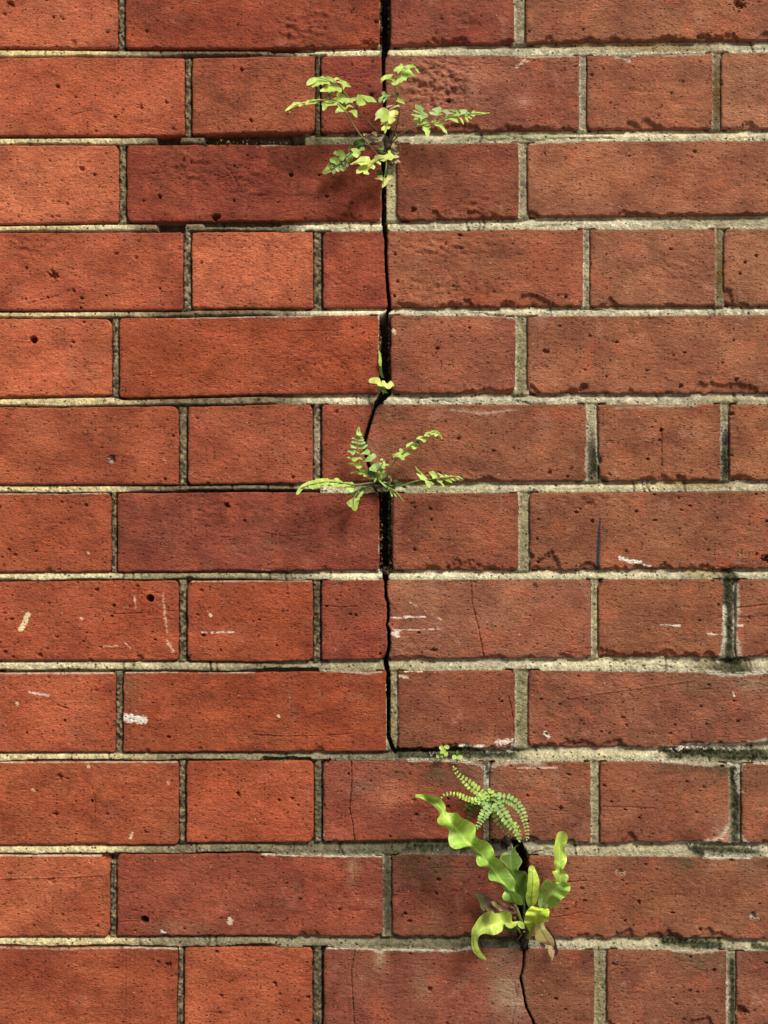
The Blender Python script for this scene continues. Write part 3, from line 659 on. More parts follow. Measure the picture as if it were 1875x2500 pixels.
# ------------------------------------------------------------------ mortar (one continuous bed)
MX0, MX1, MY0, MY1 = -60, 1935, -60, 2560
def mortar(MX0, MX1, MY0, MY1, step):
    xs = np.arange(MX0, MX1 + step, step); ys = np.arange(MY0, MY1 + step, step)
    X, Y = np.meshgrid(xs, ys)
    mm = S * 1000
    H = np.full(X.shape, -9.0)
    col = np.zeros(X.shape + (3,)); col[:] = lin((120, 105, 78))
    keep = np.zeros(X.shape, bool)
    leftness = 1 - smooth((X - 640) / 60)
    nz = fbm(X / 14, Y / 14, 101, 4); nf = fbm(X / 6, Y / 6, 111, 3)
    cream = lin((218, 203, 160)); cream2 = lin((208, 199, 168)); brown = lin((136, 121, 94)); olive = lin((156, 145, 120)); greyc = lin((150, 140, 112))
    rows = sorted(ROWS)
    for i in range(len(rows) - 1):
        r = rows[i]
        b = BOTS[r](X); t = TOPS[r + 1](X)
        T = (Y - b) / (t - b)
        m = (T > -0.7) & (T < 1.7)
        keep |= m
        gapw = .80 + .35 * fbm(X / 90, Y * 0 + r * 5, 121, 3)
        hl = -2.3 + 1.5 * smooth(T / .55) - 7 * smooth((T - gapw) / .12) * leftness
        hr = -4.6 + 4.3 * smooth((T - .14) / .5) - 3.0 * smooth((T - 1.0) / .3)
        h = hl * leftness + hr * (1 - leftness) + nf * (.9 * leftness + .35)
        h -= 5 * smooth((-T) / .3) + 6 * smooth((T - 1.12) / .3) + 3.5 * leftness * smooth((.24 - T) / .14)
        H = np.where(m, np.maximum(h, -9), H)
        # colour: cream at far left, fading to gritty brown, cream again right of the crack
        wl = 1 - smooth((X - 220) / 190)
        wr = smooth((X - 700) / 60)
        low = smooth((Y - 1350) / 500) * smooth((1150 - np.abs(X - 900)) / 300)
        c = brown[None, None] * (1 - wl[..., None]) + cream * wl[..., None]
        c = c * (1 - wr[..., None]) + cream2 * wr[..., None]
        mid = ((X > 280) & (Y > 1350) & (Y < 2400) & (X < 1000))
        c = np.where(mid[..., None], c * .35 + greyc * .65, c)
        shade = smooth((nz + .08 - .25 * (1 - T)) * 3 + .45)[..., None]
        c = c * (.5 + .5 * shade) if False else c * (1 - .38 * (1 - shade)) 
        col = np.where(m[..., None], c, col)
    for r in rows:
        row = ROWS[r]
        for k in range(len(row) - 1):
            xl = ev(row[k][1], Y); xr = ev(row[k + 1][0], Y)
            if callable(row[k][1]) and callable(row[k+1][0]): pass
            inside = (Y > TOPS[r](X) - 2) & (Y < BOTS[r](X) + 2)
            s = (X - xl) / np.maximum(xr - xl, 1)
            m = inside & (s > -.8) & (s < 1.8)
            keep |= m
            left = X < 800
            h = np.where(left, -1.9 - 7.0 * smooth((s - .74) / .12) - 1.0 * smooth((.18 - s) / .15) + nf * 2.6 - 2.0 * smooth((.12 - s) / .1), -1.5 - 1.2 * smooth((s - .8) / .15) + nf * .5 + .5 * smooth((.25 - s) / .2))
            h = h - 6 * smooth((-.12 - s) / .25) - 6 * smooth((s - 1.12) / .25)
            H = np.where(m, h, H)
            c = np.where(left[..., None], brown * .66, olive * .9)
            c = c * np.clip(1 + .6 * nz[..., None] + np.where(left, 3.6, 1.0)[..., None] * nf[..., None], .25, 2.6)
            edge = (smooth((.2 - s) / .12) * (~left) * .55)[..., None]
            c = c * (1 - edge) + cream2 * edge
            col = np.where(m[..., None], c, col)
    # missing mortar: x0,x1,y0,y1,depth
    for (x0, x1, y0, y1, dep) in [(378,440,330,356,-13),(496,745,322,354,-11),(383,452,545,566,-12),(660,770,118,128,-7),(496,690,540,553,-5),(966,1130,1825,1836,-9),(1150,1262,1827,1836,-6),
                                  (455,780,1196,1206,-10),(640,780,1632,1642,-8),(452,470,1410,1430,-9),(256,290,2085,2106,-8),(925,960,1376,1396,-40),(640,760,1850,1858,-8),(440,640,133,142,-6)]:
        a = smooth((X - x0 + nz * 12) / 5) * smooth((x1 - X + nz * 12) / 5) * smooth((Y - y0 + 2 + nz * 6) / 3) * smooth((y1 - Y + 2 + nz * 6) / 3)
        H = H * (1 - a) + dep * a
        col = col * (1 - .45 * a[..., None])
    # colour patches: x,y,rx,ry,rgb,strength
    for (bx, by, rx, ry, c, s) in [
        (110,128,130,16,(228,205,140),.6),(130,343,150,16,(218,200,150),.5),(120,557,150,16,(222,204,150),.5),(100,768,160,16,(222,206,156),.5),(100,981,180,14,(226,210,150),.5),(100,1194,190,14,(222,204,150),.6),(100,1408,220,14,(226,214,170),.6),(200,1627,300,14,(214,206,166),.6),(150,1849,200,14,(222,208,160),.6),(130,2076,170,14,(226,212,160),.6),(150,2301,190,14,(230,212,158),.6),
        (850,128,75,12,(236,222,178),.9),(870,552,80,12,(236,224,182),.9),(860,763,90,12,(234,222,186),.9),(860,974,90,12,(222,212,176),.8),(860,1406,75,12,(230,220,182),.9),(1010,128,80,12,(234,222,176),.8),(1050,1405,110,12,(222,214,176),.8),(830,1190,60,12,(226,214,180),.8),(270,560,40,16,(232,222,180),.8),
        (1430,328,180,12,(228,218,176),.6),(1700,330,120,12,(226,214,170),.5),(1350,548,200,12,(220,212,176),.4),(1340,762,200,12,(222,214,176),.4),(1500,1190,200,12,(222,210,160),.4),(1350,1405,180,12,(224,214,172),.4),(1450,1620,200,14,(222,212,172),.4),(1400,1845,130,12,(226,216,170),.5),(1450,2300,120,14,(176,168,140),.6),(1800,1620,60,16,(200,190,160),.4),
        (1480,110,180,10,(150,124,72),.6),(1640,115,120,10,(128,104,52),.7),(1300,330,90,12,(124,124,82),.6),(1180,335,70,14,(138,138,96),.5),(820,340,110,16,(132,122,84),.7),(1750,540,120,9,(128,108,60),.5),(1700,745,150,6,(130,106,58),.4),(1700,1180,80,12,(140,112,60),.7),(1780,980,80,10,(142,122,74),.5),(1750,1620,60,14,(120,102,62),.6),(1720,1400,60,12,(150,128,78),.6),
        (1060,1185,60,14,(138,140,92),.7),(1150,1185,60,14,(176,178,130),.5),(1250,2070,60,16,(150,146,120),.5),(1360,2075,120,16,(168,160,130),.6),(1560,2075,90,12,(160,150,116),.5),(1060,2300,110,16,(118,112,86),.7),(1200,2305,80,16,(88,84,60),.8),(900,2300,150,14,(146,138,112),.6),(700,2070,120,12,(140,132,106),.6),(930,2068,90,16,(92,90,66),.7),(1090,2068,130,18,(56,54,38),.85),
        (1060,1838,160,14,(50,46,34),.9),(1230,1838,60,14,(80,76,50),.8),(1520,1620,100,10,(200,190,150),.3),(1740,2305,60,12,(72,72,44),.7),(1520,2300,60,12,(190,182,150),.5),
        (1272,400,20,100,(150,140,104),.4),(1750,230,16,90,(106,82,40),.8),(1757,650,16,90,(112,86,42),.8),(1275,870,14,90,(140,136,90),.6),(1447,640,10,90,(168,164,120),.6),(1450,1120,20,50,(70,66,44),.9),(1448,1010,16,30,(196,188,150),.7),(1771,1110,22,60,(48,46,36),.95),(1771,1010,16,25,(130,124,92),.5),(1778,1500,24,110,(96,94,76),.8),(1780,1440,26,30,(52,52,38),.8),(1780,1630,50,22,(74,70,50),.85),
        (1796,1960,22,110,(92,84,62),.8),(1785,2080,80,22,(96,90,68),.6),(1788,2410,16,100,(110,104,78),.6),(1462,2410,22,100,(132,124,84),.6),(1276,1720,18,90,(130,126,82),.6),(1453,1950,14,90,(158,150,112),.6),(954,460,16,80,(206,194,150),.85),(957,1730,12,90,(150,134,90),.7),(1188,1900,14,60,(150,140,120),.6),(1280,1300,18,90,(146,140,96),.5),(1462,1500,12,90,(180,172,124),.6),
        (850,2068,150,16,(96,90,68),.85),(1150,2068,90,18,(60,58,42),.8),(1180,2300,110,16,(76,72,52),.85),(980,2302,120,14,(104,98,74),.8),(700,2300,160,14,(140,132,104),.6),(640,2070,80,12,(126,118,92),.6),(860,1849,110,12,(120,112,86),.7),(1000,1626,160,12,(170,160,120),.5),(560,1849,160,12,(150,142,112),.6),(560,2300,120,12,(140,132,100),.6),(500,1408,150,12,(170,160,120),.5),(946,2180,14,100,(62,58,42),.85),(776,1960,14,90,(96,90,68),.7),
        (1500,1845,260,16,(186,176,138),.5),(1550,2075,220,14,(166,156,122),.6),(1650,2300,220,12,(170,160,124),.6),(1850,1390,40,300,(170,160,126),.3),
        (948,370,26,30,(190,176,130),.8),(946,2180,12,90,(84,80,60),.5),(776,1080,12,40,(190,180,150),.6),(776,960,14,20,(120,112,84),.4),(454,1060,12,80,(130,118,88),.5),(776,400,12,80,(70,64,44),.6),(775,230,10,80,(72,66,44),.7),(777,1480,10,60,(66,60,44),.6),(770,2400,14,100,(84,78,62),.6)]:
        q = ((X - bx) / rx) ** 2 + ((Y - by) / ry) ** 2
        a = np.clip(np.exp(-q ** 2 * .5) * s * (1 + 1.2 * nz), 0, 1)[..., None]
        col = col * (1 - a) + lin(c) * a
    # hairline cracks across the pointing
    rr = random.Random(5)
    for _ in range(70):
        r = rr.choice(rows[1:-2]); x0 = rr.uniform(0, 1875)
        yb, yt = float(BOTS[r](x0)), float(TOPS[r + 1](x0))
        pts = [(x0, yb - 2), (x0 + rr.uniform(-4, 4), (yb + yt) / 2), (x0 + rr.uniform(-5, 5), yt + 2)]
        d = seg_dist(X, Y, pts)
        H -= 1.3 * smooth(1.8 - d / 1.6)
        col = col * (1 - .5 * smooth(1.8 - d / 1.8)[..., None])
    for (x0, y0, x1, y1) in [(1100,335,1240,340),(1240,330,1330,345),(1330,340,1500,336),(1310,553,1420,548),(1250,975,1330,990),(1500,1612,1640,1630),(1450,755,1500,758),(1000,970,1100,980),(1150,762,1230,770),(1300,2080,1420,2070)]:
        d = seg_dist(X, Y + fbm(X / 20, Y * 0, 7, 3) * 12, [(x0, y0), (x1, y1)])
        a = smooth(1.8 - d / 1.5)
        H -= 1.2 * a; col = col * (1 - .45 * a[..., None])
    # lichen and moss roughness
    for (x0, y0, x1, y1, hw) in MOSS:
        d = seg_dist(X, Y, [(x0, y0), (x1, y1)])
        a = smooth(1.3 - d / hw + nz * 1.2)
        H += a * (nf * 3.0 + .8)
        g = smooth(nf * 4 + .5)[..., None]
        mc = lin((34, 36, 20)) * g + lin((84, 86, 56)) * (1 - g)
        col = col * (1 - a[..., None] * .95) + mc * a[..., None] * .95
    for (pts, hw, den) in CRUST_HIGHLIGHTS:
        d = seg_dist(X, Y, pts)
        a = np.clip(smooth(1.3 - d / hw + nf * 2.4) * den, 0, 1)[..., None]
        col = col * (1 - a) + lin((210, 204, 184)) * a
    # the crack runs right through
    for (cx, cw, ya, yb) in ((CRX, CRW, -400, 1841), (CBX, CBW, 2042, 2559)):
        w = cw(Y); d = np.abs(X - cx(Y)) + (vnoise(X / 5, Y / 5, 131) - .5) * 1.2
        a = ((d < w + 1.3) & (Y > ya) & (Y < yb))
        H = np.where(a, -95, H)
    col = col * (1 + .55 * nf[..., None])
    depth = -H / 1000
    V = np.stack([(X - 937.5) * S, depth, Z0 + (1250 - Y) * S], -1)
    nv, nu = X.shape
    idx = np.arange(nv * nu).reshape(nv, nu)
    fk = keep[:-1, :-1] | keep[1:, 1:] | keep[1:, :-1] | keep[:-1, 1:]
    f = np.stack([idx[:-1, :-1], idx[1:, :-1], idx[1:, 1:], idx[:-1, 1:]], -1)[fk]
    used = np.unique(f); remap = np.zeros(nv * nu, dtype=np.int64); remap[used] = np.arange(len(used))
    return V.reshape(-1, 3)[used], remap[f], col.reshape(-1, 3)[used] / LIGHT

MOSS = [(1795,1875,1797,2045,9),(1788,2345,1790,2500,7),(1780,1475,1782,1600,8),(1700,2072,1850,2078,7),(1640,1838,1870,1842,15),(1640,1832,1860,1842,13),(1610,1830,1660,1832,6),(1790,1870,1792,1905,10),(1775,1395,1800,1420,12),(1778,1410,1782,1470,10),(1790,1610,1810,1640,14),(1690,2068,1720,2090,12),(1620,2299,1760,2308,10),(1840,2308,1875,2314,7),
        (1110,1840,1255,1842,9),(975,1842,1100,1845,5),(1000,2066,1190,2068,8),(1770,1100,1773,1160,9),(1450,1100,1452,1150,7),(1180,1865,1190,1890,8),(1190,1995,1235,2040,8),(1270,2290,1282,2300,7),(1390,335,1430,337,2)]
Vm, Fm, Cm = mortar(MX0, MX1, MY0, MY1, 2.6)
mesh_obj('mortar', Vm, Fm, M_MORTAR, wall, col=Cm)

# crumbling mortar and brick left inside the open parts of the crack
Vs, Fs, Cs = [], [], []
rc = random.Random(77)
def lump(x, y, d, r, c):
    o = len(Vs); k = 6
    P = [(0, 0, 1), (0, 0, -1)] + [(math.cos(a), math.sin(a), 0) for a in (0, 1.05, 2.1, 3.14, 4.2, 5.2)]
    for p in P:
        q = r * rc.uniform(.6, 1.3)
        Vs.append(((x - 937.5) * S + p[0] * q * S, d + p[2] * q * S, Z0 + (1250 - y) * S + p[1] * q * S * 1.3))
        Cs.append(np.array(c) * rc.uniform(.7, 1.2))
    for i in range(k):
        a, b = o + 2 + i, o + 2 + (i + 1) % k
        Fs.append((o, a, b)); Fs.append((o + 1, b, a))
for (y0, y1, xl, xr, n) in [(1205,1400,949,957,150),(1205,1400,929,933,40),(1225,1300,955,960,40),(780,960,948,953,60),(780,960,927,930,30),(0,118,948,953,50),(0,118,929,932,30),(2085,2300,1284,1291,80),(2085,2300,1263,1267,40),(1640,1800,950,956,60),(360,540,939,943,50),(1845,1852,970,1260,140),(335,350,500,740,80),(1385,1404,935,952,40)]:
    for _ in range(n):
        c = rc.choice([lin((110,92,66)), lin((150,136,100)), lin((92,52,38)), lin((74,66,50)), lin((60,50,36))])
        lump(rc.uniform(xl, xr), rc.uniform(y0, y1), rc.uniform(.003, .016) if xr - xl < 60 else rc.uniform(.003, .009), rc.uniform(1.0, 3.2), c)
o = mesh_obj('mortar_crumbs', Vs, Fs, M_MORTAR, wall, col=np.array(Cs), smooth_shade=False)
o['kind'] = 'stuff'

def box_vf(x0, x1, y0, y1, z0, z1):
    V = [(x0,y0,z0),(x1,y0,z0),(x1,y1,z0),(x0,y1,z0),(x0,y0,z1),(x1,y0,z1),(x1,y1,z1),(x0,y1,z1)]
    Fc = [(0,3,2,1),(4,5,6,7),(0,1,5,4),(1,2,6,5),(2,3,7,6),(3,0,4,7)]
    return V, Fc

# dark rubble core behind the facing bricks
V, Fc = box_vf(-2.3, 2.3, 0.105, 0.33, 0.0, 2.75)
mesh_obj('wall_core', V, Fc, M_DARK, wall, smooth_shade=False)
# mortar around the surveyed area
def px2w(x, y): return (x - 937.5) * S, Z0 + (1250 - y) * S
xa, zt = px2w(MX0, MY0); xb, zb = px2w(MX1, MY1)
Vs, Fs = [], []
for (x0, x1, z0, z1) in [(-2.3, xa, 0, 2.75), (xb, 2.3, 0, 2.75), (xa, xb, zt, 2.75), (xa, xb, 0, zb)]:
    V, Fc = box_vf(x0, x1, 0.0022, 0.1, z0, z1)
    o = len(Vs); Vs += V; Fs += [tuple(i + o for i in f) for f in Fc]
mesh_obj('mortar_bed', Vs, Fs, M_MORTAR, wall, col=np.tile(lin((190, 178, 140)) / LIGHT, (len(Vs), 1)), smooth_shade=False)
# the same bond continued beyond the surveyed rows, down to the ground and up to the top
Vs, Fs, Cs = [], [], []
rr = random.Random(11)
def plain_brick(x0, x1, y0, y1):
    cx = rr.uniform(-.0005, .0005); c = lin((rr.uniform(145, 188), rr.uniform(66, 92), rr.uniform(46, 66)))
    ax, az = px2w(x0, y1); bx, bz = px2w(x1, y0)
    b = .0016
    V = [(ax,.1,az),(bx,.1,az),(bx,.1,bz),(ax,.1,bz),(ax,cx+b,az),(bx,cx+b,az),(bx,cx+b,bz),(ax,cx+b,bz),(ax+b,cx,az+b),(bx-b,cx,az+b),(bx-b,cx,bz-b),(ax+b,cx,bz-b)]
    o = len(Vs)
    for f in [(0,1,5,4),(1,2,6,5),(2,3,7,6),(3,0,4,7),(4,5,9,8),(5,6,10,9),(6,7,11,10),(7,4,8,11),(8,9,10,11)]: Fs.append(tuple(i + o for i in f))
    Vs.extend(V); Cs.extend([c / LIGHT] * 12)
top_px = int(1250 - (2.75 - Z0) / S); bot_px = int(1250 + Z0 / S)
y = 2540 - 222 * 0
rowno = -2; yb = -335
while yb - 198 > top_px:
    yt = yb - 198
    off = 0 if rowno % 2 == 0 else 164 - 977 / 2 * 0
    x = -5800 + (-30 if rowno % 2 == 0 else -170)
    base = (-15 if rowno % 2 == 0 else 469) - 977 * 6
    x = base
    while x < 937 + 2.3 / S - 330:
        if x > 937 - 2.3 / S: plain_brick(x, x + 300, yt, yb)
        if x + 320 > 937 - 2.3 / S and x + 940 < 937 + 2.3 / S: plain_brick(x + 320, x + 957 , yt, yb)
        x += 977
    yb = yt - 22; rowno -= 1
rowno = 13; yt = 2764
while yt + 200 < bot_px:
    yb = yt + 200
    x = (-15 if rowno % 2 == 0 else 469) - 977 * 6
    while x < 937 + 2.3 / S - 330:
        if x > 937 - 2.3 / S: plain_brick(x, x + 300, yt, yb)
        if x + 320 > 937 - 2.3 / S and x + 940 < 937 + 2.3 / S: plain_brick(x + 320, x + 957, yt, yb)
        x += 977
    yt = yb + 24; rowno += 1
# sides of the surveyed rows
for r in ROWS:
    y0, y1 = float(TOPS[r](0)), float(BOTS[r](0)); y0r, y1r = float(TOPS[r](1875)), float(BOTS[r](1875))
    x = ROWS[r][0][0] - 20; big = True
    while x - 640 > 937 - 2.3 / S:
        w = 620 if (ROWS[r][0][1] - ROWS[r][0][0] < 400) == big else 300
        plain_brick(x - w, x, y0, y1); x -= w + 20; big = not big
    x = ROWS[r][-1][1] + 20; big = True
    while x + 640 < 937 + 2.3 / S:
        w = 620 if (ROWS[r][-1][1] - ROWS[r][-1][0] < 400) == big else 300
        plain_brick(x, x + w, y0r, y1r); x += w + 20; big = not big
o = mesh_obj('outer_brickwork', Vs, Fs, M_BRICK, wall, col=np.array(Cs), smooth_shade=False)
o['kind'] = 'stuff'

# ------------------------------------------------------------------ ground
n = 40
gx = np.linspace(-30, 30, n); gy = np.linspace(-40, 20, n)
X, Y = np.meshgrid(gx, gy)
V = np.stack([X, Y, np.zeros_like(X)], -1).reshape(-1, 3)
idx = np.arange(n * n).reshape(n, n)
f = np.stack([idx[:-1, :-1], idx[:-1, 1:], idx[1:, 1:], idx[1:, :-1]], -1).reshape(-1, 4)
g = mesh_obj('ground', V, f, M_GROUND, origin=(0, 0, 0))
tagprops(g, kind='structure')

# ------------------------------------------------------------------ plants
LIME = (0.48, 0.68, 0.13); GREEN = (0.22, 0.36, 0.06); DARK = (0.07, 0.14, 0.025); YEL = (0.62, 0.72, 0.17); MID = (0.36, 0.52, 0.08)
MINT = (0.34, 0.55, 0.16); TAN = (0.45, 0.34, 0.18); BROWN = (0.10, 0.05, 0.03); PALE = (0.62, 0.56, 0.26); STEMB = (0.06, 0.035, 0.02); STEMG = (0.25, 0.27, 0.09); DEAD = (0.17, 0.10, 0.055)

def crop(ox, oy, k): return lambda pts: [(ox + x * k, oy + y * k) for (x, y) in pts]
cA = crop(690, 150, .15672); cB = crop(900, 140, .18083); cC = crop(780, 320, .13261); cD = crop(720, 1030, .13261); cE = crop(900, 1040, .14467)
cF = crop(1000, 1850, .18686); cG = crop(1000, 1920, .18083); cH = crop(1130, 2020, .16878); cI = crop(1130, 2150, .16878); cJ = crop(880, 850, .07233); cK = crop(1040, 1790, .08439)

def chaikin(p, n=1, q=.14):
    for _ in range(n):
        o = []
        for i in range(len(p)):
            a = p[i]; b = p[(i + 1) % len(p)]
            o.append((a[0] * (1 - q) + b[0] * q, a[1] * (1 - q) + b[1] * q))
            o.append((a[0] * q + b[0] * (1 - q), a[1] * q + b[1] * (1 - q)))
        p = o
    return p

def leaf(name, outline, d0, parent, colr, ky=.7, kx=0., fold=.35, seed=0, mat=None, wavy=.8, edge=None, label=None, curl=0.):
    """a leaf blade with the outline given in photo pixels, d0 metres in front of the wall;
    ky/kx: how far it leans outward per metre down/right, fold: keel along its axis"""
    O = np.array(outline, float)
    if len(O) > 9 and name == 'pinna':          # keep the teeth crisp
        sm_ = (np.roll(O, 1, 0) + O * 1.2 + np.roll(O, -1, 0)) / 3.2
        O = O + .5 * (O - sm_)
    P = chaikin([tuple(p) for p in O], 1, .12)
    A = np.array(P)
    c = A.mean(axis=0)
    A = c + (A - c) * 1.07
    P = [tuple(p) for p in A]
    Q = A - c
    ev_, evec = np.linalg.eigh(Q.T @ Q)
    ax = evec[:, 1]; L = np.abs(Q @ ax).max()
    w = np.abs(Q @ evec[:, 0]).max()
    st = max(2.2, min(w / 3.0, 5.0))
    rn = random.Random(seed * 13 + int(c[0]))
    def inside(x, y):
        r = False; j = len(P) - 1
        for i in range(len(P)):
            xi, yi = P[i]; xj, yj = P[j]
            if (yi > y) != (yj > y) and x < (xj - xi) * (y - yi) / (yj - yi) + xi: r = not r
            j = i
        return r
    pts = list(P)
    x = A[:, 0].min()
    while x < A[:, 0].max():
        y = A[:, 1].min()
        while y < A[:, 1].max():
            px, py = x + rn.uniform(-.3, .3) * st, y + rn.uniform(-.3, .3) * st
            if inside(px, py) and np.min(np.hypot(A[:, 0] - px, A[:, 1] - py)) > st * .45: pts.append((px, py))
            y += st
        x += st
    n = len(P)
    res = delaunay_2d_cdt([Vector(p) for p in pts], [(i, (i + 1) % n) for i in range(n)], [list(range(n))], 1, 1e-4)
    vs = np.array([tuple(v) for v in res[0]]); fs = [tuple(f) for f in res[2]]
    q = vs - c
    per = q @ evec[:, 0]; al = q @ ax
    d = d0 + ky * q[:, 1] * S + kx * q[:, 0] * S + fold * (np.abs(per) - w * .4) * S - curl * (al / L) ** 2 * L * S
    d = d + wavy * fbm(vs[:, 0] / 9, vs[:, 1] / 9, seed + 3, 2) * .004
    d = np.maximum(d, .0012)
    V = np.array([W(a, b, dd) for (a, b), dd in zip(vs, d)])
    # colour: slightly paler rim and midrib, a drift from base to tip
    co = np.tile(np.array(colr), (len(vs), 1))
    co = co * (1 + .35 * fbm(vs[:, 0] / 8, vs[:, 1] / 8, seed + 9, 2))[:, None]
    if edge is not None:
        de = np.array([np.min(np.hypot(A[:, 0] - a, A[:, 1] - b)) for a, b in vs])
        t = (np.exp(-de / 1.6) * .75 * np.clip(.6 + 1.5 * fbm(vs[:, 0] / 14, vs[:, 1] / 14, seed, 2), 0, 1))[:, None]
        co = co * (1 - t) + np.array(edge) * t
    fs = [f if ((vs[f[1]] - vs[f[0]])[0] * (vs[f[2]] - vs[f[0]])[1] - (vs[f[1]] - vs[f[0]])[1] * (vs[f[2]] - vs[f[0]])[0]) < 0 else f[::-1] for f in fs]
    o = mesh_obj(name, V, fs, mat or M_LEAF, parent, col=co)
    if label: o['label'] = label
    return o

def crom(P, per):
    P = np.array(P, float)
    Q = np.vstack([2 * P[0] - P[1], P, 2 * P[-1] - P[-2]])
    out = []
    for i in range(1, len(Q) - 2):
        for k in range(per):
            t = k / per
            a, b, c, d = Q[i - 1], Q[i], Q[i + 1], Q[i + 2]
            out.append(.5 * ((2 * b) + (c - a) * t + (2 * a - 5 * b + 4 * c - d) * t * t + (3 * b - a - 3 * c + d) * t ** 3))
    out.append(Q[-2])
    return np.array(out)

def tube(name, pts, r0, r1, parent, colr, mat=None, col2=None, sides=6, sub=4):
    """pts: (px,py,d) photo pixels + depth; radius in metres"""
    P = crom(pts, sub)
    Wp = np.array([W(*p) for p in P])
    n = len(Wp); V = []; C = []
    T = np.gradient(Wp, axis=0); T /= np.linalg.norm(T, axis=1)[:, None] + 1e-12
    for i in range(n):
        up = np.array([0, -1, 0.01]); a = np.cross(T[i], up); a /= np.linalg.norm(a) + 1e-9
        b = np.cross(T[i], a)
        r = r0 + (r1 - r0) * i / (n - 1)
        for k in range(sides):
            an = 2 * math.pi * k / sides
            V.append(Wp[i] + r * (math.cos(an) * a + math.sin(an) * b))
            t = i / (n - 1)
            C.append(np.array(colr) * (1 - t) + np.array(col2 or colr) * t)
    Fc = []
    for i in range(n - 1):
        for k in range(sides):
            k2 = (k + 1) % sides
            Fc.append((i * sides + k, i * sides + k2, (i + 1) * sides + k2, (i + 1) * sides + k))
    Fc.append(tuple(range(sides))[::-1]); Fc.append(tuple((n - 1) * sides + k for k in range(sides)))
    return mesh_obj(name, np.array(V), Fc, mat or M_STEM, parent, col=np.array(C), origin=Wp[0])

def frond(thing, cr, rachis, depths, leaves, r=(.0007, .0004), colr=STEMG, col2=STEMG, name='frond', label=None):
    """rachis mesh is the frond, its pinnae are sub-parts"""
    R = cr(rachis)
    ds = np.interp(np.linspace(0, 1, len(R)), np.linspace(0, 1, len(depths)), depths)
    st = tube(name, [(x, y, d) for (x, y), d in zip(R, ds)], r[0], r[1], thing, colr, col2=col2)
    if label: st['label'] = label
    RA = np.array(R)
    for i, lf in enumerate(leaves):
        out, colr_, kw = lf[0], lf[1], (lf[2] if len(lf) > 2 else {})
        o = cr(out); c = np.array(o).mean(axis=0)
        j = int(np.argmin(np.hypot(RA[:, 0] - c[0], RA[:, 1] - c[1])))
        # nearest point on the stalk decides how far out the pinna hangs
        dd = kw.pop('d', float(ds[j]) - .0004)
        leaf('pinna', o, dd, st, colr_, seed=i + int(c[0]), **kw)
    return st

def plant(name, px, py, label, cat, group=None):
    e = empty(name, W(px, py, 0.0)); tagprops(e, label, cat, group); return e

# ---- fern at the top of the crack
f1 = plant('lobed_fern', 935, 355, 'small fern with lobed yellow-green fronds spraying from the top of the crack', 'fern')
frond(f1, cA, [(1500,1180),(1450,1060),(1300,910),(1180,790),(1090,670),(1000,530),(910,430),(800,340),(700,290),(570,255)], [.002,.012,.03,.042,.05,.052], [
 ([(570,250),(500,250),(440,265),(400,295),(380,335),(385,365),(420,365),(470,345),(500,330),(530,300),(570,265)], LIME, dict(kx=-.2)),
 ([(560,265),(620,235),(700,235),(760,255),(800,290),(820,325),(760,315),(725,300),(725,340),(690,345),(660,350),(640,345),(620,365),(590,355),(560,375),(520,385),(480,398),(465,385),(490,350),(530,310)], LIME),
 ([(905,430),(905,470),(870,475),(835,455),(790,470),(760,465),(735,480),(700,470),(650,470),(600,465),(600,440),(640,415),(670,390),(700,355),(740,345),(780,360),(830,385),(880,410)], LIME),
 ([(1075,600),(1070,635),(1030,635),(985,655),(960,635),(930,650),(890,630),(850,645),(800,645),(755,615),(770,590),(810,570),(850,555),(845,520),(870,490),(920,510),(960,535),(1010,565)], LIME),
 ([(805,300),(800,270),(830,245),(870,255),(880,272),(850,285),(820,300)], YEL),
 ([(940,425),(935,385),(910,350),(860,325),(860,315),(900,310),(870,285),(920,290),(980,315),(1030,345),(1040,355),(1000,350),(1055,390),(1010,395),(975,395),(950,430)], LIME),
 ([(1065,600),(1060,575),(1110,560),(1160,565),(1165,590),(1130,610),(1090,620)], LIME),
 ([(1160,575),(1180,525),(1240,525),(1310,540),(1360,550),(1400,570),(1445,620),(1440,635),(1380,630),(1330,630),(1290,610),(1245,580),(1290,640),(1290,665),(1250,682),(1200,680),(1165,660),(1160,620)], LIME, dict(kx=.2)),
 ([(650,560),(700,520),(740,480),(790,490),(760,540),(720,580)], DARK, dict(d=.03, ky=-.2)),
 ([(940,390),(920,380),(915,420),(940,430),(950,410)], MID),
], colr=STEMB, col2=(.33,.42,.10))
